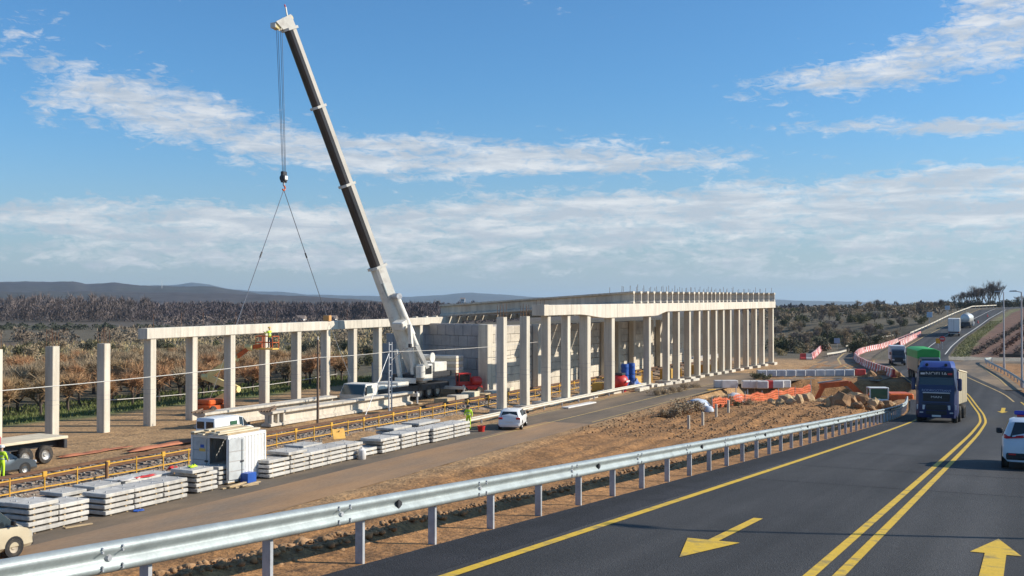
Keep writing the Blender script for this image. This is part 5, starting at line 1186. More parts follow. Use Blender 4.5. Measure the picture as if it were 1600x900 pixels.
person(tuple(lb+bk0+Vector((.25,0,.07))), R(90), 'worker in a yellow vest standing in the basket of the boom lift', hi_vis, navy, yellow_paint, 'up')
# ---------------------------------------------------------------- red and white road barriers
def barrier_mesh(L, hgt, w, material):
    prof_ = [(-w/2,0),(w/2,0),(w/2,hgt*.18),(w*.28,hgt*.42),(w*.2,hgt),(-w*.2,hgt),(-w*.28,hgt*.42),(-w/2,hgt*.18)]
    return MB().prism(prof_, [(Vector((0,.02,0)), Vector((1,0,0))), (Vector((0,L-.02,0)), Vector((1,0,0)))]).mesh('barrier', material)
BL_ = 1.05
bm_r, bm_w = barrier_mesh(BL_, 1.0, .55, red_plastic), barrier_mesh(BL_, 1.0, .55, white_plastic)
def barrier_row(pts, label, group, L=BL_, pattern='rw', hz=1.0):
    P = [Vector((p[0], p[1], Hs(p[0], p[1]) if abs(Hs(p[0], p[1])) > .35 else 0)) for p in pts]; k = 0
    for a, b_ in zip(P[:-1], P[1:]):
        d = b_-a; n = max(1, int(round(d.length/L))); ang = math.atan2(d.y, d.x)-math.pi/2
        for i in range(n):
            c = a.lerp(b_, i/n); red = (k % 2 == 0) if pattern == 'rw' else ((k % 7) in (5,)) if pattern == 'mostlyw' else False
            o = link('plastic_barrier', bm_r if red else bm_w, None, loc=c+Vector((0,0,.03)), rot=(0,0,ang+random.uniform(-.04,.04)), scale=(1,1,hz))
            tag(o, ('red' if red else 'white')+' plastic barrier '+label, 'barrier', group); k += 1
g = lambda l: [tuple(at(x, y, 0)[:2]) for x, y in l]
barrier_row(g([(1397,590),(1378,583),(1356,575),(1341,567),(1336,560)]), 'jutting out beside the box truck', 'barriers jutting into the junction')
barrier_row(g([(1337,559),(1342,554),(1352,550),(1376,545),(1404,538),(1428,531)]), 'in the curved row along the main road', 'barriers between detour and main road')
barrier_row([(float(cx(y))-5.6, y) for y in (228,240,255,268)], 'in the far row up the hill', 'barriers on the hill road')
barrier_row(g([(1250,562),(1268,562),(1276,555),(1282,548),(1296,545)]), 'at the outer mouth of the detour', 'barriers at the outer mouth of the detour')
bs_ = barrier_mesh(1.25, .9, .6, white_plastic)
def place_barriers(l, z, label, group, mesh_, cols=None):
    for k, (x, y) in enumerate(l):
        q = at(x, y, z); o = link('water_barrier', mesh_ if not cols or not cols[k] else cols[k], None, loc=q, rot=(0,0,R(-64)+random.uniform(-.08,.08))); tag(o, label % ORD[k], 'barrier', group)
wide = MB().cbox(-.3,.3,-.62,.62,0,.85,.08).mesh('barrier', white_plastic); wide_r = MB().cbox(-.3,.3,-.62,.62,0,.85,.08).mesh('barrier', red_plastic)
gwide = MB().cbox(-.3,.3,-.62,.62,0,.85,.08).mesh('barrier', mat('grey_plastic', (.46,.47,.50), .6, var=.12, col2=(.58,.57,.56), c2scale=1.5))
place_barriers([(1190+15.2*k, 588.5-.1*k) for k in range(10)]+[(1344,587)], .04, 'pale barrier in the row behind the excavation, %s from the left', 'barriers behind the excavation', gwide, [None]*10+[wide_r])
place_barriers([(1124,606),(1168,606.5),(1180,606.5),(1191,607),(1203,606.5),(1215,606.5),(1226,606)], 0, 'plastic barrier at the end of the service road, %s from the left', 'barriers closing the service road', wide, [None,None,None,None,wide_r,None,None])
o = flat_sheet('yellow_mat', *at(1110,609,.03), .8, 1.9, fence_y, 'flat yellow strip lying across the service road end', 'mat', 9, .02)
o = MB().cbox(-.45,.45,-.9,.9,0,.85,.05).build('concrete_block', white_plastic, None, loc=at(1139,606,0), rot=(0,0,R(-60))); tag(o, 'bright white block standing alone behind the yellow strip', 'block')

# ---------------------------------------------------------------- excavation: orange net, rocks, excavator, posts
def net_fence(pts, h, label):
    P = [Vector((x, y, max(-.05, Hs(x, y)))) for x, y in pts]; root = empty('net_fence', P[0]); tag(root, label, 'fence'); o0 = P[0]
    v = []; f = []; n = 0; cols_ = []
    for a, b_ in zip(P[:-1], P[1:]):
        m = max(2, int((b_-a).length/.13)); 
        for i in range(m): cols_.append(a.lerp(b_, i/m))
    cols_.append(P[-1])
    for k, c in enumerate(cols_):
        hh = h*(.86+.12*math.sin(k*.19)+.03*math.sin(k*.7)); w_ = .07*math.sin(k*.33)
        for j in range(9):
            t = j/8; v.append((c.x-o0.x+w_*math.sin(t*3), c.y-o0.y+w_*t, c.z-o0.z+.03+hh*t))
    for k in range(len(cols_)-1):
        for j in range(8):
            if not (j % 2 and k % 2): f.append((k*9+j,(k+1)*9+j,(k+1)*9+j+1,k*9+j+1))
    o = raw('net', v, f, orange_net, root, smooth=True); md = o.modifiers.new('thick','SOLIDIFY'); md.thickness = .012
    for a in P: MB().tube(a-o0+Vector((0,0,-.3)), a-o0+Vector((random.uniform(-.06,.06),0,h*1.12)), .03, n=6).build('stake', galv_post, root)
    return root
net_fence([(-24.6,92.2),(-24.0,95.5),(-23.4,99),(-22.7,103),(-22.0,107),(-21.2,111),(-20.4,115)], .95, 'orange plastic net fence in front of the excavation')
net_fence([(-26.9,88.6),(-26.3,90.4),(-25.4,91.9)], .3, 'short sagging orange net left of the larger net fence')
flat_sheet('fallen_net', *at(150,705,.12)[:2], .06, .5, 5.0, mat('faded_net',(.40,.15,.08),.8,var=.2), 'faded orange net lying beyond the track left of the container', 'net', 12, .12)
flat_sheet('fallen_net', *at(268,694,.12)[:2], .06, .6, 7.0, mat('dusty_net',(.40,.15,.08),.8,var=.25), 'brighter orange net lying along the track by the container', 'net', 13, .18)
rk = random.Random(5)
def boulder(x, y, z, r, m_, label, group):
    o = MB().rock((0,0,0), r, rk, 2, .8).build('boulder', m_, None, loc=(x,y,z+r*.45)); tag(o, label, 'rock', group); return o
spots = [(1228,625,.55),(1240,620,.65),(1252,617,.7),(1262,622,.55),(1271,618,.6),(1281,622,.5),(1248,628,.5),(1219,632,.45),(1205,629,.4),(1292,626,.4),(1236,633,.45)]
for k, (x, y, r) in enumerate(spots):
    q = at(x, y, .35); boulder(q.x, q.y, Hs(q.x,q.y)-.05, r*1.15, rock_pale, 'pale boulder in the pile beside the orange net, %s from the left' % ORD[sorted(range(len(spots)), key=lambda i: spots[i][0]).index(k)], 'boulders beside the orange net')
spots = [(1300,632,.8),(1313,634,.95),(1326,633,.85),(1337,630,.7),(1346,632,.75),(1356,631,.65),(1366,634,.6),(1374,634,.5),(1384,634,.5),(1332,624,.7),(1350,623,.8),(1322,625,.6),(1393,633,.45),(1340,638,.45),(1360,638,.4)]
for k, (x, y, r) in enumerate(spots):
    q = at(x, y, .3); boulder(q.x, q.y, max(Hs(q.x,q.y),-.6)-.05, r*1.1, rock_m if k % 3 else rock_pale, 'brown boulder in the pile in front of the excavator, %s from the left' % ORD[sorted(range(len(spots)), key=lambda i: spots[i][0]).index(k)], 'boulders in front of the excavator')
for k, (x, y, r) in enumerate([(1362,588,.7),(1380,586,.8),(1400,588,.7),(1352,590,.5),(1372,593,.6)]):
    q = at(x, y, 0); boulder(q.x, q.y, -.2, r, rock_m, 'earthy boulder by the end of the barrier row, %s from the left' % ORD[[1,3,4,0,2][k]], 'boulders at the barrier end')
ex_p = depth(1378, 622, 107.0); ex = empty('excavator', (ex_p.x, ex_p.y, -2.1), R(112)); tag(ex, 'orange excavator standing in the pit with its arm stretched left', 'excavator', kind='thing')
for s_ in (-1,1):
    tk = empty('track', (s_*1.1,0,0)); tk.parent = ex
    MB().prism([(-2.0,.35),(-1.65,.02),(1.65,.02),(2.0,.35),(1.7,.78),(-1.7,.78)], [(Vector((-.28,0,0)),Vector((0,1,0))),(Vector((.28,0,0)),Vector((0,1,0)))]).build('track_belt', steel_dark, tk)
MB().cbox(-1.3,1.3,-2.6,1.6,1.0,1.35,.05).build('platform', steel_dark, ex); MB().cbox(-1.3,1.3,-2.7,-.4,1.36,2.6,.12).build('engine_cover', orange_paint, ex); MB().cbox(.2,1.3,-.35,1.5,1.36,1.9,.08).build('side_cover', orange_paint, ex)
cb = empty('cab', (-.75,.6,1.36)); cb.parent = ex
MB().cbox(-.55,.55,-.9,.95,0,.7,.06).build('cab_lower', white_paint, cb)
for x in (-.5,.5):
    for y in (-.85,.88): MB().cbox(x-.06,x+.06,y-.06,y+.06,.7,1.7,.01).build('cab_pillar', white_paint, cb)
MB().cbox(-.57,.57,-.92,.97,1.7,1.82,.04).build('cab_roof', white_paint, cb)
for x in (-.5,.5): MB().box(x-.01,x+.01,-.78,.80,.72,1.68).build('side_window', glass_green, cb)
MB().box(-.43,.43,.87,.89,.72,1.68).build('windscreen', glass_green, cb)
A0, A1, A2, A3 = Vector((.15,1.3,1.6)), Vector((.15,3.2,3.5)), Vector((.15,6.0,3.2)), Vector((.15,6.4,1.7))
MB().beam(A0, A1, .42,.55).build('boom', orange_paint, ex); MB().beam(A1, A2, .4,.5).build('boom', orange_paint, ex); MB().beam(A2+Vector((0,-.4,.1)), A3, .34,.42).build('arm', orange_paint, ex)
MB().tube(Vector((.15,1.6,2.2)), Vector((.15,3.6,3.2)), .09, n=8).build('cylinder', galv, ex); MB().tube(A1+Vector((0,.6,.35)), A2+Vector((0,.2,.3)), .08, n=8).build('cylinder', galv, ex)
MB().prism([(0,0),(.75,.1),(1.0,.55),(.75,1.05),(.1,1.1)], [(A3+Vector((-.5,-.4,-1.0)),Vector((0,1,0))),(A3+Vector((.5,-.4,-1.0)),Vector((0,1,0)))]).build('bucket', rust, ex)
for k, (x, y, h) in enumerate(((1267,600,2.8),(1168,618,2.9),(1178,606,3.3),(1150,623,1.6),(1250,604,1.3))):
    q = at(x, y+(0), 0); o = MB().tube((0,0,-.3),(.12 if k == 2 else 0,0,h),.05,n=6).build('thin_post', galv_post if k != 2 else wood_pole, None, loc=(q.x,q.y,Hs(q.x,q.y))); tag(o, ('tall grey post standing in front of the dark bank','grey post at the left end of the barriers','leaning dark post at the left end of the barriers','short post near the sandbags','thin post beside the red barrier')[k], 'post')
# temporary mesh fence at the pit edge
mf = empty('mesh_fence', (-22.5,117,Hs(-22.5,117))); tag(mf, 'low wire mesh panels standing in the excavation behind the boulders', 'fence')
for k in range(4):
    a = Vector((k*2.6,-k*.35,.0)); MB().tube(a, a+Vector((0,0,2.0)), .03, n=5).build('fence_post', galv_post, mf)
    if k < 3:
        for z in (.3,1.0,1.9): MB().tube(a+Vector((0,0,z)), a+Vector((2.6,-.35,z)), .022, n=4).build('fence_wire', galv_post, mf)

# ---------------------------------------------------------------- heaps, bags and stumps beside the service road
def bag(x, y, s, label, m_=tarp_pale):
    q = at(x, y, 0); o = MB().rock((0,0,0), s, rk, 2, .7).build('sack', m_, None, loc=(q.x,q.y,s*.42), smooth=True, angle=80); tag(o, label, 'sack'); return o
bag(1093,641,.95,'large pale blue sack leaning on the brush heap'); bag(1105,646,.65,'smaller pale sack right of the large pale blue sack'); bag(1148,628,.75,'white crumpled sack on the second brush heap', white_plastic); bag(1158,633,.45,'small white sack at the foot of the orange net', white_plastic)
for k, (x, y) in enumerate(((1076,668),(1098,662),(1119,654),(1138,648))):
    q = at(x, y, .15); o = MB().cbox(-.09,.09,-.09,.09,-.3,1.0,.02).build('stump_post', concrete, None, loc=(q.x,q.y,Hs(q.x,q.y))); tag(o, 'short old concrete post beside the service road, %s from the left' % ORD[k], 'post', 'short posts beside the service road')
# low heap kerb of white planks at the guard rail end
o = MB().cbox(-.35,.35,-3.0,3.0,0,.12,.02).build('white_board', white_plastic, None, loc=(-36.6, online(905,-36.6), .04), rot=(0,0,R(-3))); tag(o, 'long white board lying on the service road below the front columns', 'board')
o = MB().cbox(-.3,.3,-1.6,1.6,0,.35,.03).build('kerb_block', concrete, None, loc=(-37.0, online(1003,-37.0), .03)); tag(o, 'low concrete kerb block at the end of the pale guard rail', 'block')
for k in range(5):
    q = at(1030+14*k, 604-2.2*k, 0); o = MB().cbox(-.2,.2,-.9,.9,0,.3,.03).build('kerb_stone', concrete_new, None, loc=q, rot=(0,0,R(-8))); tag(o, 'pale kerb stone beyond the guard rail end, %s from the left' % ORD[k], 'kerb stone', 'kerb stones')

# ---------------------------------------------------------------- machines under the deck
rt = empty('red_tank', (-38.9, online(967,-38.9), .0)); tag(rt, 'round red tank on a skid below the front columns', 'tank')
MB().lathe([(0,.35),(.5,.35),(.85,.6),(1.0,.95),(1.0,1.2),(.85,1.55),(.55,1.75),(0,1.8)],22).build('vessel', red_paint, rt, smooth=True); MB().lathe([(0,0),(.8,0),(.8,.12),(.55,.4),(0,.4)],18).build('skid_ring', red_paint, rt); MB().cbox(-.55,.55,-.55,.55,1.7,1.95,.05).build('top_frame', steel_dark, rt); MB().box(.98,1.02,-.5,.5,1.02,1.2).build('lettering_plate', white_plastic, rt)
for k, (dx, x) in enumerate(((0,976),(0,986))):
    e = empty('blue_drum', (-40.4, online(x,-40.4), 0)); tag(e, ('left','right')[k]+' tall blue barrel stack behind the red tank', 'barrel')
    for z in (.0,1.3): MB().lathe([(0,z),(.42,z),(.45,z+.1),(.42,z+.4),(.45,z+.42),(.42,z+.85),(.45,z+.9),(.42,z+1.25),(0,z+1.25)],16).build('barrel', blue_plastic, e, smooth=True)
flat_sheet('blue_tarp', -38.8, online(992,-38.8), .03, 1.3, 1.6, mat('blue_tarp',(.10,.20,.52),.6,var=.25,scale=3,col2=(.5,.5,.58),c2scale=2.2), 'crumpled blue and white tarpaulin right of the red tank', 'tarpaulin', 21, .9)
th = empty('telehandler', (-51.2, online(733,-51.2), 0), R(-35)); th.scale = (.75,.75,.85); tag(th, 'red site machine with big wheels in front of the corner pier', 'machine', kind='thing')
MB().cbox(-.9,.9,-1.8,1.6,.7,1.15,.08).build('chassis', red_paint, th); MB().cbox(-.85,.15,-1.6,.2,1.16,1.6,.05).build('cab_lower', red_paint, th); MB().cbox(-.9,.2,-1.65,.25,2.45,2.6,.04).build('cab_roof', red_paint, th)
for x in (-.8,.1):
    for y in (-1.55,.15): MB().cbox(x-.06,x+.06,y-.06,y+.06,1.6,2.45,.01).build('cab_pillar', red_paint, th)
MB().box(-.72,.02,-1.45,.05,1.6,2.4).build('cab_glazing', glass, th)
MB().lathe([(0,-.7),(.45,-.68),(.6,-.5),(.6,.5),(.45,.68),(0,.7)],18,c=(.3,.9,1.6),axis='y').build('drum', red_paint, th, smooth=True)
for x in (-.9,.9):
    for y in (-1.1,1.1): wheel(th, (x,y,.5), .5, .38, rim_dusty)
# rubble and pallets between the track and the crane
for k in range(6):
    q = Vector((-48.6+.25*k, 88+2.1*k, 0)); o = MB().cbox(-.6,.6,-.9,.9,0,.55+.15*(k % 3),.04).build('formwork_stack', (timber, concrete, timber_pale)[k % 3], None, loc=q, rot=(0,0,random.uniform(-.4,.4))); tag(o, 'low stack of site formwork beyond the track, %s from the crane' % ORD[k], 'formwork', 'formwork by the track')
for k in range(9):
    y = 108+5.2*k; x = fx_(y)-2.6+random.uniform(-.4,.4)
    o = MB().cbox(-.55,.55,-.8,.8,0,random.uniform(.7,1.3),.03).build('yellow_formwork', fence_y if k % 2 else mat('ochre_panel',(.55,.33,.07),.7,var=.2), None, loc=(x,y,0), rot=(0,0,random.uniform(-.3,.3))); tag(o, 'ochre formwork panel stack behind the front columns, %s from the near end' % ORD[k], 'formwork', 'ochre formwork under the deck')
# red bucket by the worker
o = MB().lathe([(0,.0),(.22,.0),(.30,.42),(.27,.42),(.2,.05),(0,.05)],16).build('red_bucket', red_paint, None, loc=(-35.6,online(752,-35.6),.02), smooth=True); tag(o, 'red bucket on the ground between the worker and the white hatchback', 'bucket')

# ---------------------------------------------------------------- lamp posts and signs
def lamp_post(x, y, h, label):
    root = empty('lamp_post', (x, y, Hs(x,y))); tag(root, label, 'lamp post')
    MB().tube((0,0,-.2),(0,0,h),.13,.07,10).build('pole', galv_post, root); MB().tube((0,0,0),(0,0,.9),.16,.16,10).build('pole_base', galv_post, root)
    MB().tube((0,0,h),(-.5,0,h+.12),.05,.045,8).build('arm', galv_post, root)
    MB().hexa([(-1.25,-.16,h+.06),(-.45,-.18,h+.06),(-.45,.18,h+.06),(-1.25,.16,h+.06),(-1.15,-.1,h+.19),(-.5,-.14,h+.22),(-.5,.14,h+.22),(-1.15,.1,h+.19)]).build('lamp_head', galv, root)
q = at(1569,578,0); lamp_post(q.x, q.y, 10.8, 'farther grey lamp post, standing left of the taller looking one at the right edge')
q = at(1597,605,0); lamp_post(q.x, q.y, 10.6, 'nearer grey lamp post at the very right edge')
lamp_post(10.8, 25.9, 10.8, 'nearest grey lamp post, out of view, whose thin shadow crosses the road arrows')
def road_sign(px, py, h, kind, label, z0=0.0):
    q = at(px, py, z0); root = empty('road_sign', q, R(-12)); tag(root, label, 'sign')
    MB().tube((0,0,0),(0,0,h),.04,n=6).build('post', galv_post, root)
    if kind == 'no_entry':
        MB().lathe([(0,-.02),(.55,-.02),(.55,.02),(0,.02)],24,c=(0,-.06,h-.3),axis='y').build('disc', red_plastic, root); MB().cbox(-.38,.38,-.10,-.085,h-.38,h-.22,.004).build('white_bar', paint_w, root)
    elif kind == 'yellow': MB().cbox(-.42,.42,-.08,-.05,h-.95,h,.01).build('board', mat('amber_board',(.85,.38,.02),.6), root)
    elif kind == 'triangle': MB().hexa([(-.5,-.08,h-.3),(.5,-.08,h-.3),(.5,-.05,h-.3),(-.5,-.05,h-.3),(-.35,-.08,h+.35),(.35,-.08,h+.35),(.35,-.05,h+.35),(-.35,-.05,h+.35)]).build('board', white_plastic, root); MB().box(-.42,.42,-.10,-.085,h-.26,h-.12).build('red_band', red_plastic, root)
    else: MB().cbox(-.6,.6,-.08,-.05,h-1.1,h,.01).build('board', mat('blue_grey_board',(.35,.40,.48),.6), root)
    return root
road_sign(1472.5,551,2.9,'no_entry','round red no-entry sign beside the amber board beyond the green lorry'); road_sign(1466,550,2.6,'yellow','amber rectangular board left of the no-entry sign')
road_sign(1433,524,3.2,'triangle','white warning sign by the end of the curved barrier row'); road_sign(1308,545,2.2,'back','small grey sign by the scrub at the detour bend')
q = Vector((float(cx(310))-8.5,310,float(rz(310)))); r2 = empty('road_sign', q); tag(r2, 'pale sign panel beside the far guard rail near the tanker', 'sign'); MB().tube((0,0,0),(0,0,3.2),.06,n=6).build('post', galv_post, r2); MB().cbox(-.7,.7,-.05,.05,2.0,3.4,.02).build('board', tarp_pale, r2)
q = Vector((float(cx(350))-8.5,350,float(rz(350)))); r2 = empty('road_sign', q); tag(r2, 'farther pale sign panel at the hill crest under the bare trees', 'sign'); MB().tube((0,0,0),(0,0,3.2),.06,n=6).build('post', galv_post, r2); MB().cbox(-.7,.7,-.05,.05,2.0,3.2,.02).build('board', tarp_pale, r2)
for k, (x, y) in enumerate(((1528,508),(1543,500))):
    q = at(x, y, 3.5 if k == 0 else 4.5); o = MB().lathe([(0,0),(.30,0),(.30,.05),(.2,.06),(.05,.75),(0,.75)],12).build('traffic_cone', red_plastic, None, loc=(q.x,q.y,float(rz(q.y))+.01)); tag(o, ('nearer','farther')[k]+' red traffic cone at the right of the hill road', 'cone')
# ---------------------------------------------------------------- rubble and earth clods
pts = []
for _ in range(7500):                                     # along the ramp edge behind the guard rail
    y = 4+random.random()**1.6*85; d = abs(random.gauss(0,1))*1.6+.3; x = float(cx(y))-6.3-d; pts.append((x, y, None, random.choice((.015,.02,.025,.03,.035,.05,.07))*random.uniform(.8,1.3)))
for _ in range(420):
    y = random.gauss(10.8,1.9); x = -9.9-abs(random.gauss(0,.55)); pts.append((x, y, None, random.choice((.04,.06,.08,.11,.16))*random.uniform(.8,1.2)))
scatter_stones('rubble', pts, rock_m, 'brown rubble stones scattered along the ramp edge behind the guard rail', 'rubble')
pts = []
for _ in range(7500):
    x = random.uniform(-30,-10.5); y = random.uniform(72,108); pts.append((x, y, None, random.choice((.03,.04,.05,.06,.10))*random.uniform(.8,1.4)))
scatter_stones('rubble', pts, rock_m, 'brown clods covering the bare earth between service road and guard rail', 'rubble')
# ---------------------------------------------------------------- vegetation
def twig_tree(seed, h, spread, n_main, levels, trunk_h, twigs, tw_len, tw_w, bark_r, upright=.6):
    """bare tree: returns (trunk mesh builder, crown arrays)"""
    r_ = random.Random(seed); tb = MB(); ends = []
    def grow(p, d, L, rad, lev):
        q = p+d*L; tb.tube(p, q, rad, rad*.62, 5 if lev < 2 else 4, False); ends.append((p, q, lev))
        if lev >= levels: return
        for k in range(3 if lev else n_main):
            ax = Vector((r_.gauss(0,1), r_.gauss(0,1), r_.gauss(0,.4))).normalized(); nd = (d*.75+ax*spread+Vector((0,0,upright*.35))).normalized()
            grow(p.lerp(q, r_.uniform(.6,1.0)), nd, L*r_.uniform(.55,.8), rad*.55, lev+1)
    grow(Vector((0,0,-.1)), Vector((r_.uniform(-.08,.08), r_.uniform(-.08,.08), 1)).normalized(), trunk_h, bark_r, 0)
    V = []; Fc = []
    outer = [e for e in ends if e[2] >= 1]
    for i in range(twigs):
        p, q, lev = r_.choice(outer); a = p.lerp(q, r_.uniform(.25,1.05)); d = ((q-p).normalized()*.5+Vector((r_.gauss(0,.7),r_.gauss(0,.7),r_.gauss(.35,.55)))).normalized(); L = tw_len*r_.uniform(.5,1.3)
        s_ = d.cross(Vector((r_.gauss(0,1),r_.gauss(0,1),r_.gauss(0,1)))).normalized()*tw_w*r_.uniform(.6,1.3); n = len(V)
        V += [tuple(a-s_), tuple(a+s_), tuple(a+d*L)]; Fc.append((n,n+1,n+2))
    zs = max(v[2] for v in V); k = h/zs
    tb.v = [(x*k,y*k,z*k) for x,y,z in tb.v]; V = [(x*k,y*k,z*k) for x,y,z in V]
    return tb, V, Fc
def mesh_from(name, V, Fc, material): return fast_mesh(name, V, Fc, material)
def tree_protos(n, seed, mats_, **kw):
    out = []
    for i in range(n):
        tb, V, Fc = twig_tree(seed+i, **kw); out.append((tb.mesh('trunk', bark), mesh_from('crown', V, Fc, mats_[i % len(mats_)])))
    return out
def plant(name, proto, x, y, s, label, group, cat='tree', z=None):
    o = empty(name, (x, y, Hs(x,y) if z is None else z), random.uniform(0,6.28)); tag(o, label, cat, group); o.scale = (s, s, s*random.uniform(.9,1.1))
    link('trunk', proto[0], o); link('crown', proto[1], o); return o
# orchard rows behind the back columns
orch = tree_protos(5, 40, [twig_red, twig_brown], h=2.9, spread=.85, n_main=5, levels=3, trunk_h=.75, twigs=1500, tw_len=.42, tw_w=.013, bark_r=.085, upright=.9)
cnt = 0
for row in range(10):
    x = -74-3.9*row-(.2*row*row)*.12
    y = 34+1.3*row
    while y < 112 + row*3:
        if random.random() < .93:
            red = (row in (0,1,2)) ; pr = random.choice(orch[::2] if (red and random.random() < .75) or random.random() < .35 else orch[1::2])
            xx = x+random.uniform(-.5,.5)
            plant('orchard_tree', pr, xx, y, random.uniform(1.05,1.35), 'bare reddish brown fruit tree in the %s orchard row' % ORD[row], 'orchard trees'); cnt += 1
        y += 3.4
        if cnt > 235: break
# green grass blades below the first orchard row
def blades(name, n, fx0, lh, lw, material, label, cat):
    V = np.zeros((n*3,3)); P_ = np.array([fx0() for _ in range(n)]); zz_ = H(P_[:,0], P_[:,1])
    for i in range(n):
        x, y = P_[i]; z = zz_[i]; a = random.uniform(0,6.28); h = lh*random.uniform(.5,1.4); w = lw*random.uniform(.6,1.4)
        V[3*i] = (x-w*math.cos(a),y-w*math.sin(a),z-.02); V[3*i+1] = (x+w*math.cos(a),y+w*math.sin(a),z-.02); V[3*i+2] = (x+random.gauss(0,h*.35),y+random.gauss(0,h*.35),z+h)
    o = link(name, fast_mesh(name, V, np.arange(n*3).reshape(-1,3), material)); tag(o, label, cat, kind='stuff'); return o
def strip_xy(x0,x1,y0,y1): return lambda: (random.uniform(x0,x1), random.uniform(y0,y1))
blades('grass', 16000, strip_xy(-81,-70,36,116), .28, .05, leaf_green, 'short green grass strip below the orchard', 'grass')
blades('dry_grass', 15000, lambda: (-random.uniform(108,205), random.uniform(60,330)), .75, .16, dry_grass, 'tall dry grass beyond the orchard', 'grass')
blades('verge_grass', 5000, lambda: (lambda y: (float(cx(y))+random.uniform(4.9,8.0), y))(random.uniform(200,330)), .22, .05, mat('verge_green',(.17,.17,.05),.8,var=.3,scale=.6), 'green grass verge beside the hill road', 'grass')
# shrubs: leafy clumps of many small faces
def shrub_mesh(seed, n, rx_, rz_, lw, material):
    r_ = random.Random(seed); V = []; Fc = []
    lobes = [(r_.gauss(0,.45)*rx_, r_.gauss(0,.45)*rx_, r_.uniform(.25,.8)*rz_, r_.uniform(.35,.6)) for _ in range(7)]
    for i in range(n):
        lx, ly, lz, lr = r_.choice(lobes); d = Vector((r_.gauss(0,1),r_.gauss(0,1),r_.gauss(0,1))).normalized()*(r_.random()**.4)
        c = Vector((lx+d.x*lr*rx_, ly+d.y*lr*rx_, max(.05,lz+d.z*lr*rz_)))
        a = Vector((r_.gauss(0,1),r_.gauss(0,1),r_.gauss(0,1))).normalized()*lw*r_.uniform(.6,1.5); b_ = a.cross(Vector((r_.gauss(0,1),r_.gauss(0,1),r_.gauss(0,1)))).normalized()*lw*r_.uniform(.3,.7); k = len(V)
        V += [tuple(c-a), tuple(c+b_), tuple(c+a), tuple(c-b_)]; Fc.append((k,k+1,k+2,k+3))
    return mesh_from('foliage', V, Fc, material)
stem_m = MB().tube((0,0,-.2),(0,0,.9),.06,.03,5).mesh('stem', bark)
shr_dark = [shrub_mesh(60+i, 900, 1.5, 2.0, .16, leaf_dark) for i in range(3)]; shr_olive = [shrub_mesh(70+i, 900, 1.4, 1.7, .15, mat('leaf_olive',(.125,.115,.05),.8,var=.35,scale=.7,col2=(.08,.085,.035),c2scale=.3)) for i in range(2)]
shr_brown = [shrub_mesh(80+i, 900, 1.4, 1.6, .13, twig_brown) for i in range(2)]; shr_dry = [shrub_mesh(85+i, 700, 1.3, 1.2, .12, dry_grass) for i in range(2)]
def shrub(x, y, s, me, label, group, z=None, name='shrub', sz=1.0):
    o = empty(name, (x, y, Hs(x,y) if z is None else z), random.uniform(0,6.28)); tag(o, label, 'shrub', group); o.scale = (s,s,s*sz); link('foliage', me, o); link('stem', stem_m, o); return o
for k in range(64):                                        # hedge line beyond the dry grass
    t = k/63; q_ = depth(-80+880*t+random.uniform(-10,10), 475, 212+random.uniform(-16,16)); x, y = q_.x, q_.y
    if k % 9 == 4: continue
    shrub(x, y, random.uniform(.6,1.15), random.choice(shr_dark[:2]+shr_olive+shr_brown), 'dark evergreen bush in the hedge line beyond the orchard', 'hedge bushes beyond the orchard')
for k in range(46):
    q_ = depth(random.uniform(-60,640), 475, random.uniform(150,205)); x, y = q_.x, q_.y; shrub(x, y, random.uniform(.5,1.2), random.choice(shr_olive+shr_brown+shr_dry), 'low olive or brown bush in the dry grass beyond the orchard', 'bushes in the dry grass')
# brush heaps by the service road
for k, (x, y, s) in enumerate(((1032,653,.45),(1045,652,.5),(1062,652,.65),(1072,648,.8),(1083,646,.75),(1110,637,.5),(1120,636,.55),(1130,634,.5),(1140,636,.6),(1168,636,.5))):
    q = at(x, y, 0); shrub(q.x, q.y, s, shr_brown[k % 2], 'heap of cut brown brush beside the service road, %s from the left' % ORD[k], 'brush heaps by the service road', name='brush_heap', sz=.75)
for k, (x, y, s) in enumerate(((1024,618,.45),(1036,616,.5),(1048,614,.5),(1060,612,.45),(1072,609,.5),(1086,606,.4))):
    q = at(x, y, 0); shrub(q.x, q.y, s, shr_brown[k % 2], 'low dry brush beyond the guard rail end, %s from the left' % ORD[k], 'brush beyond the guard rail', name='brush_heap', sz=.7)
for k, (x, y, s) in enumerate(((1182,592,.5),(1192,593,.5),(1173,605,.4),(1210,606,.45),(1196,612,.4),(1130,632,.25),(1152,640,.3),(1134,641,.25))):
    q = at(x, y, 0); shrub(q.x, q.y, s, (shr_olive if k < 2 or k > 5 else shr_brown)[k % 2], 'weed tuft around the excavation, %s in a scatter from the left' % ORD[[3,4,2,6,5,0,1,7][k] if False else k], 'weeds around the excavation', name='weed_tuft', sz=.8)
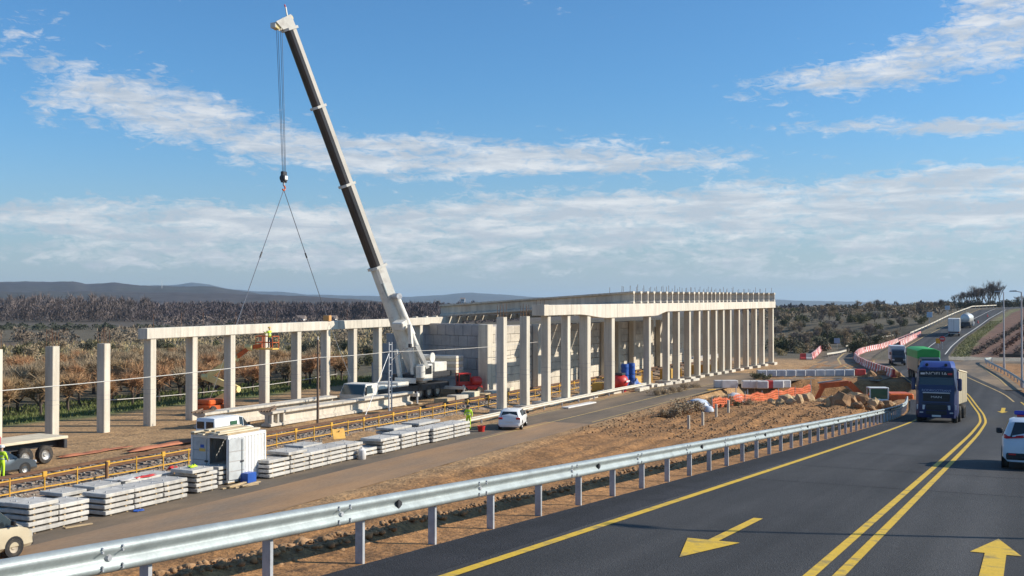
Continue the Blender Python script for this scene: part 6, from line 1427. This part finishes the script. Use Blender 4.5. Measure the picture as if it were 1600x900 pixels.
# scrub slope on the right between the deck and the hill road
sc = 0
bare = tree_protos(4, 90, [twig_grey, twig_brown], h=7.5, spread=.6, n_main=5, levels=4, trunk_h=2.4, twigs=1500, tw_len=.95, tw_w=.022, bark_r=.15, upright=.9)
rb = random.Random(31)
for k in range(230):
    t = rb.random(); px_ = rb.uniform(1205,1470); D = 205+rb.random()**1.1*230
    q = depth(px_, 475, D); x, y = q.x, q.y
    if x > float(cx(y))-11 or y < 196+ (x+40)*.2: continue
    u = rb.random()
    if u < .30: shrub(x, y, rb.uniform(.7,1.35), rb.choice(shr_dark[:1]+shr_olive), 'dark bush on the scrub slope right of the deck', 'scrub bushes right of the deck')
    elif u < .76: shrub(x, y, rb.uniform(.6,1.25), rb.choice(shr_brown+shr_olive), 'brown or olive bush on the scrub slope right of the deck', 'scrub bushes right of the deck')
    else: plant('bare_tree', rb.choice(bare), x, y, rb.uniform(.4,.72), 'bare grey tree among the scrub right of the deck', 'bare trees among the scrub')
for k, (x, y) in enumerate(((1226,548),(1244,552),(1258,548),(1275,545),(1290,546),(1218,555),(1236,545))):
    q = at(x, y, 0); shrub(q.x, q.y, .9, (shr_dry+shr_brown)[k % 4], 'dry bush on the bank above the detour mouth', 'bushes on the detour bank')
# bare trees on the hill crest at the right
hx = [(1493,471),(1503,470),(1511,469),(1519,470),(1527,469),(1535,468),(1541,470),(1548,468),(1555,469),(1562,470),(1499,473),(1508,473),(1523,473),(1545,473),(1590,471),(1598,472),(1530,473),(1517,473),(1552,473)]
hill_trees = tree_protos(3, 120, [twig_grey], h=11, spread=.45, n_main=5, levels=4, trunk_h=3.6, twigs=650, tw_len=1.3, tw_w=.03, bark_r=.2, upright=1.2)
for k, (x, y) in enumerate(hx):
    D = 415+rb.uniform(-18,18); q = depth(x, 480, D); z = Hs(q.x,q.y)
    s = (.50+.36*math.exp(-((x-1548)/32.0)**2)+.12*rb.random()) if x < 1575 else .45
    plant('bare_tree', hill_trees[k % 3], q.x, q.y, s, 'bare tree in the clump on the hill crest, %s from the left' % ORD[sorted(range(len(hx)), key=lambda i: hx[i][0]).index(k)], 'bare trees on the hill crest', z=z)
for k in range(14):
    D = 405+rb.uniform(-10,25); q = depth(1480+k*9+rb.uniform(-3,3), 480, D); shrub(q.x, q.y, rb.uniform(.8,1.5), shr_dark[k % 3], 'dark low bush under the bare trees on the hill crest', 'bushes on the hill crest')
# vine rows on the hillside at the right
vine_b = (mat('vine_brown',(.13,.06,.04),.9,var=.3,scale=.7,col2=(.12,.08,.05),c2scale=.3))
for r0 in range(15):
    x0 = -8.6+r0*3.3; root = empty('vine_row', (x0, 206, Hs(x0,206))); tag(root, 'reddish brown vine row on the hillside, %s from the road' % ORD[r0], 'vine row', 'vine rows on the hillside')
    V = []; Fc = []; rv = random.Random(r0); n = 0
    yv = [rv.random()*150 for k in range(1500)]; xv = [x0+.07*y+rv.gauss(0,.30) for y in yv]; zv = H(np.array(xv), 206+np.array(yv))
    for k in range(1500):
        x, y = xv[k], yv[k]
        z = zv[k]-root.location.z+abs(rv.gauss(.25,.35)); a = Vector((rv.gauss(0,.5),rv.gauss(0,.5),rv.gauss(.3,.5))).normalized()*.6; s_ = a.cross(Vector((1,.3,.2))).normalized()*.13; c = Vector((x-x0,y,z)); n = len(V)
        V += [tuple(c-s_),tuple(c+s_),tuple(c+a)]; Fc.append((n,n+1,n+2))
    link('vines', mesh_from('vines', V, Fc, vine_b if r0 % 2 else bark), root)
    MB().beam((0,0,.9),(.07*70,70,Hs(x0+4.9,276)-root.location.z+.9),.03).build('wire', rust, root)
o = MB().cbox(0,40,-.25,.25,-.5,.55,.05).build('field_wall', mat('dark_bank',(.10,.075,.055),.95,var=.3,scale=.8,bump=.6,bscale=4), None, loc=(-4.5,203.6,Hs(-4,203.6))); tag(o, 'low dark earth bank along the foot of the vine field', 'wall')

# ---------------------------------------------------------------- far woods, one mass each
def far_wood(name, spots, hmin, hmax, faces, material, label, w=.35, spread=.33):
    n = len(spots)*faces; V = np.zeros((n*3,3)); i = 0
    for (x, y) in spots:
        h = random.uniform(hmin,hmax); z = Hs(x,y); rr_ = h*spread
        t = np.random.rand(faces)**.75; ang = np.random.rand(faces)*6.283; rad = np.random.rand(faces)**.5*rr_*np.sin(np.clip(t*1.05+.12,0,1)*3.1416)**.6
        c = np.stack([x+rad*np.cos(ang), y+rad*np.sin(ang), z+t*h*.92], 1); s_ = np.random.normal(0,w,(faces,3)); u = np.stack([np.random.normal(0,.5,faces),np.random.normal(0,.5,faces),np.abs(np.random.normal(1.0,.5,faces))],1)*h*.11
        V[i:i+faces*3:3] = c-s_; V[i+1:i+faces*3:3] = c+s_; V[i+2:i+faces*3:3] = c+u; i += faces*3
    o = link(name, fast_mesh(name, V, np.arange(n*3).reshape(-1,3), material)); tag(o, label, 'wood', kind='stuff'); return o
def belt(n, px0, px1, D0, D1, clump=0):
    out = []
    for _ in range(n):
        q = depth(random.uniform(px0,px1), 475, random.uniform(D0,D1)); out.append((q.x, q.y))
    return out
wood_a = mat('wood_brown', (.15,.118,.108), .95, var=.35, scale=.02, col2=(.105,.088,.086), c2scale=.012)
wood_b = mat('wood_plum', (.105,.084,.092), .95, var=.3, scale=.015, col2=(.14,.11,.10), c2scale=.01)
wood_c = mat('wood_dark_green', (.062,.068,.045), .95, var=.35, scale=.03)
wood_d = mat('wood_straw', (.24,.19,.13), .95, var=.3, scale=.03, col2=(.17,.125,.095), c2scale=.02)
far_wood('far_wood', belt(150,-150,235,540,680), 10, 17, 380, wood_a, 'bare grey brown wood beyond the fields at the left', .13)
far_wood('far_wood', belt(420,205,820,560,720), 9, 12.5, 260, wood_b, 'dense plum brown poplar wood behind the crane', .14)
far_wood('far_wood', belt(450,-200,900,800,1500), 9, 14, 80, wood_a, 'far strip of bare woodland behind the viaduct beams', .6)
far_wood('far_wood', belt(300,1190,1520,620,1000), 5, 8.5, 120, wood_a, 'broad bare wood on the plain right of the deck', .30)
far_wood('far_wood', belt(300,1190,1490,330,600), 1.2, 3.4, 90, wood_d, 'low straw brown scrub on the plain right of the deck', .22, .9)
far_wood('far_wood', belt(420,1150,1700,900,2000), 6, 9.5, 90, wood_b, 'distant woodland below the blue hills at the right', .9)
far_wood('far_wood', belt(120,-150,700,372,400), 1.5, 3.0, 120, wood_c, 'dark green thicket line between the fields at the left', .3, .9)
far_wood('far_wood', belt(130,-150,780,240,300), 1.5, 4.5, 130, wood_d, 'loose straw brown thicket behind the dark hedge', .16, .7)
far_wood('far_wood', belt(120,250,780,420,540), 2, 5, 110, wood_a, 'low brown thicket in front of the poplar wood', .3, .7)

# ---------------------------------------------------------------- hills on the skyline
def hill_range(name, prof, D0, D1, D2, material, label, n=220, rough=.0, seed=1):
    px = np.array([p[0] for p in prof], float); py = np.array([p[1] for p in prof], float)
    rows = 9; V = []; xs = np.linspace(px[0], px[-1], n)
    for j in range(rows):
        t = j/(rows-1)
        for x in xs:
            y = np.interp(x, px, py)+rough*(math.sin(x*.09+seed)+.6*math.sin(x*.23+seed*2)+.4*math.sin(x*.51+seed*3))
            top = (HORIZON-y)/F_PX*D1+CAM_Z
            if t <= .75: D = D0+(D1-D0)*(t/.75); f = math.sin(t/.75*math.pi/2)**2.4
            else: D = D1+(D2-D1)*((t-.75)/.25); f = 1-((t-.75)/.25)**2
            wob = 1+.03*math.sin(x*.05+j*1.7+seed)*math.sin(t*math.pi)
            r_ = ray(x, HORIZON); V.append((r_[0]*D, r_[1]*D, -3+(top+3)*f*wob if f < 1 else top))
    Fc = []
    for j in range(rows-1):
        for i in range(n-1): Fc.append((j*n+i,j*n+i+1,(j+1)*n+i+1,(j+1)*n+i))
    o = raw(name, V, Fc, material, smooth=True); tag(o, kind='structure'); return o
hill_range('hills', [(-900,452),(-400,446),(-150,441),(0,440),(115,440),(135,443.5),(180,441.5),(200,444),(240,447),(330,447.5),(380,455),(430,463),(480,470),(560,480)], 2100, 3300, 4300, hill_near, '', rough=.35)
hill_range('hills', [(-900,462),(-200,458),(80,455),(200,456),(330,458),(470,462),(560,468),(640,474),(700,482)], 1300, 1900, 2400, hill_near, '', rough=.4, seed=5)
hill_range('hills', [(-1200,455),(100,452),(240,446),(275,445),(300,441.5),(325,444),(360,452),(400,455),(440,456),(480,460),(560,462),(640,464),(700,460),(735,457),(780,460),(850,465),(930,468),(1100,467),(1210,468),(1260,470),(1330,471),(1380,474),(1480,475),(1560,472),(1700,470),(2000,466),(2800,470)], 6500, 9000, 11500, hill_far, '', n=420, rough=.25, seed=9)
# small far buildings and masts on the plain
for k, (x, y, w, h) in enumerate(((470,488,4,2.2),(519,491,4,2.2),(723,467,6,4),(186,477,6,3))):
    D = (520,520,1500,1250)[k]; q = depth(x, y, D); root = empty('far_building', (q.x,q.y,Hs(q.x,q.y))); tag(root, ('small pale farm shed among the trees left of the orange clamp','smaller pale shed right of the farm shed','bright white building above the first deck girder','small white building on the hill slope at the left')[k], 'building')
    zb = max(0, q.z-h-Hs(q.x,q.y)) if k > 1 else 0
    root.rotation_euler = (0,0,YAW)
    MB().box(-w/2,w/2,-4,4,-1,h+zb).build('wall', white_plastic, root); MB().hexa([(-w/2-.3,-4.3,h+zb),(w/2+.3,-4.3,h+zb),(w/2+.3,4.3,h+zb),(-w/2-.3,4.3,h+zb),(-w/2-.3,-.1,h+zb+1.6),(w/2+.3,-.1,h+zb+1.6),(w/2+.3,.1,h+zb+1.6),(-w/2-.3,.1,h+zb+1.6)]).build('roof', mat('tile_roof',(.22,.17,.14),.8), root)
    for i in range(3): MB().box(-w*.3+i*w*.25,-w*.3+i*w*.25+1.2,-4.06,-4.0,h*.35+zb,h*.75+zb).build('window', glass, root)
fl = empty('far_lorry', at(655,520,0), YAW); tag(fl, 'white lorry with a red end far behind the back beam', 'lorry')
MB().cbox(-5.5,2,-1.2,1.2,1.0,3.8,.05).build('cargo_box', white_paint, fl); MB().cbox(2.2,4.4,-1.2,1.2,.6,3.4,.1).build('cab', red_paint, fl)
for x in (-4,-2.8,3.2): wheel(fl, (x,-1.0,.5), .5, .3, rim_dusty, axis='y')
for k, (x, yb, yt) in enumerate(((99,478,466),(183,480,464),(176,480,472),(253,450,438))):
    D = (1200,1200,1200,3000)[k]; q = depth(x, yb, D); q2 = depth(x, yt, D); o = MB().tube((0,0,-6),(0,0,q2.z-q.z),.35*D/1200,.12*D/1200,6).build('radio_mast', white_plastic, None, loc=q); tag(o, 'thin pale mast on the far slope at the left, %s from the left edge' % ORD[[0,2,1,3][k]], 'mast', 'far masts')

# ---------------------------------------------------------------- look-alikes in one group: count them from the left of the picture
def place_in_picture(o):
    q = np.array(o.matrix_basis.translation)-np.array([0,0,CAM_Z]); return float(q @ RT/max(.1, q @ FW))
same = {}
for o in bpy.data.objects:
    if o.parent is None and o.get('group') and o.get('label'): same.setdefault((o['group'], o['label']), []).append(o)
for (gname, lab), members in same.items():
    if 1 < len(members) < 99:
        for k, o in enumerate(sorted(members, key=place_in_picture)):
            new = '%s, %s from the left' % (lab, ordinal(k))
            if len(new.split()) <= 16: o['label'] = new
# ---------------------------------------------------------------- haze
hz_ = MB().box(-16000, 16000, -7000, 20000, -4.0, 215.0).build('haze', None)
tag(hz_, kind='stuff'); hz_['label'] = 'thin pale haze over the whole plain'; hz_['category'] = 'haze'
hm = bpy.data.materials.new('haze'); hm.use_nodes = True; nt = hm.node_tree; nt.nodes.clear()
ho = nt.nodes.new('ShaderNodeOutputMaterial'); pv = nt.nodes.new('ShaderNodeVolumePrincipled'); pv.inputs['Color'].default_value = (.60,.80,1.0,1); pv.inputs['Density'].default_value = .000065; pv.inputs['Anisotropy'].default_value = .2
nt.links.new(pv.outputs[0], ho.inputs['Volume']); hz_.data.materials.append(hm)
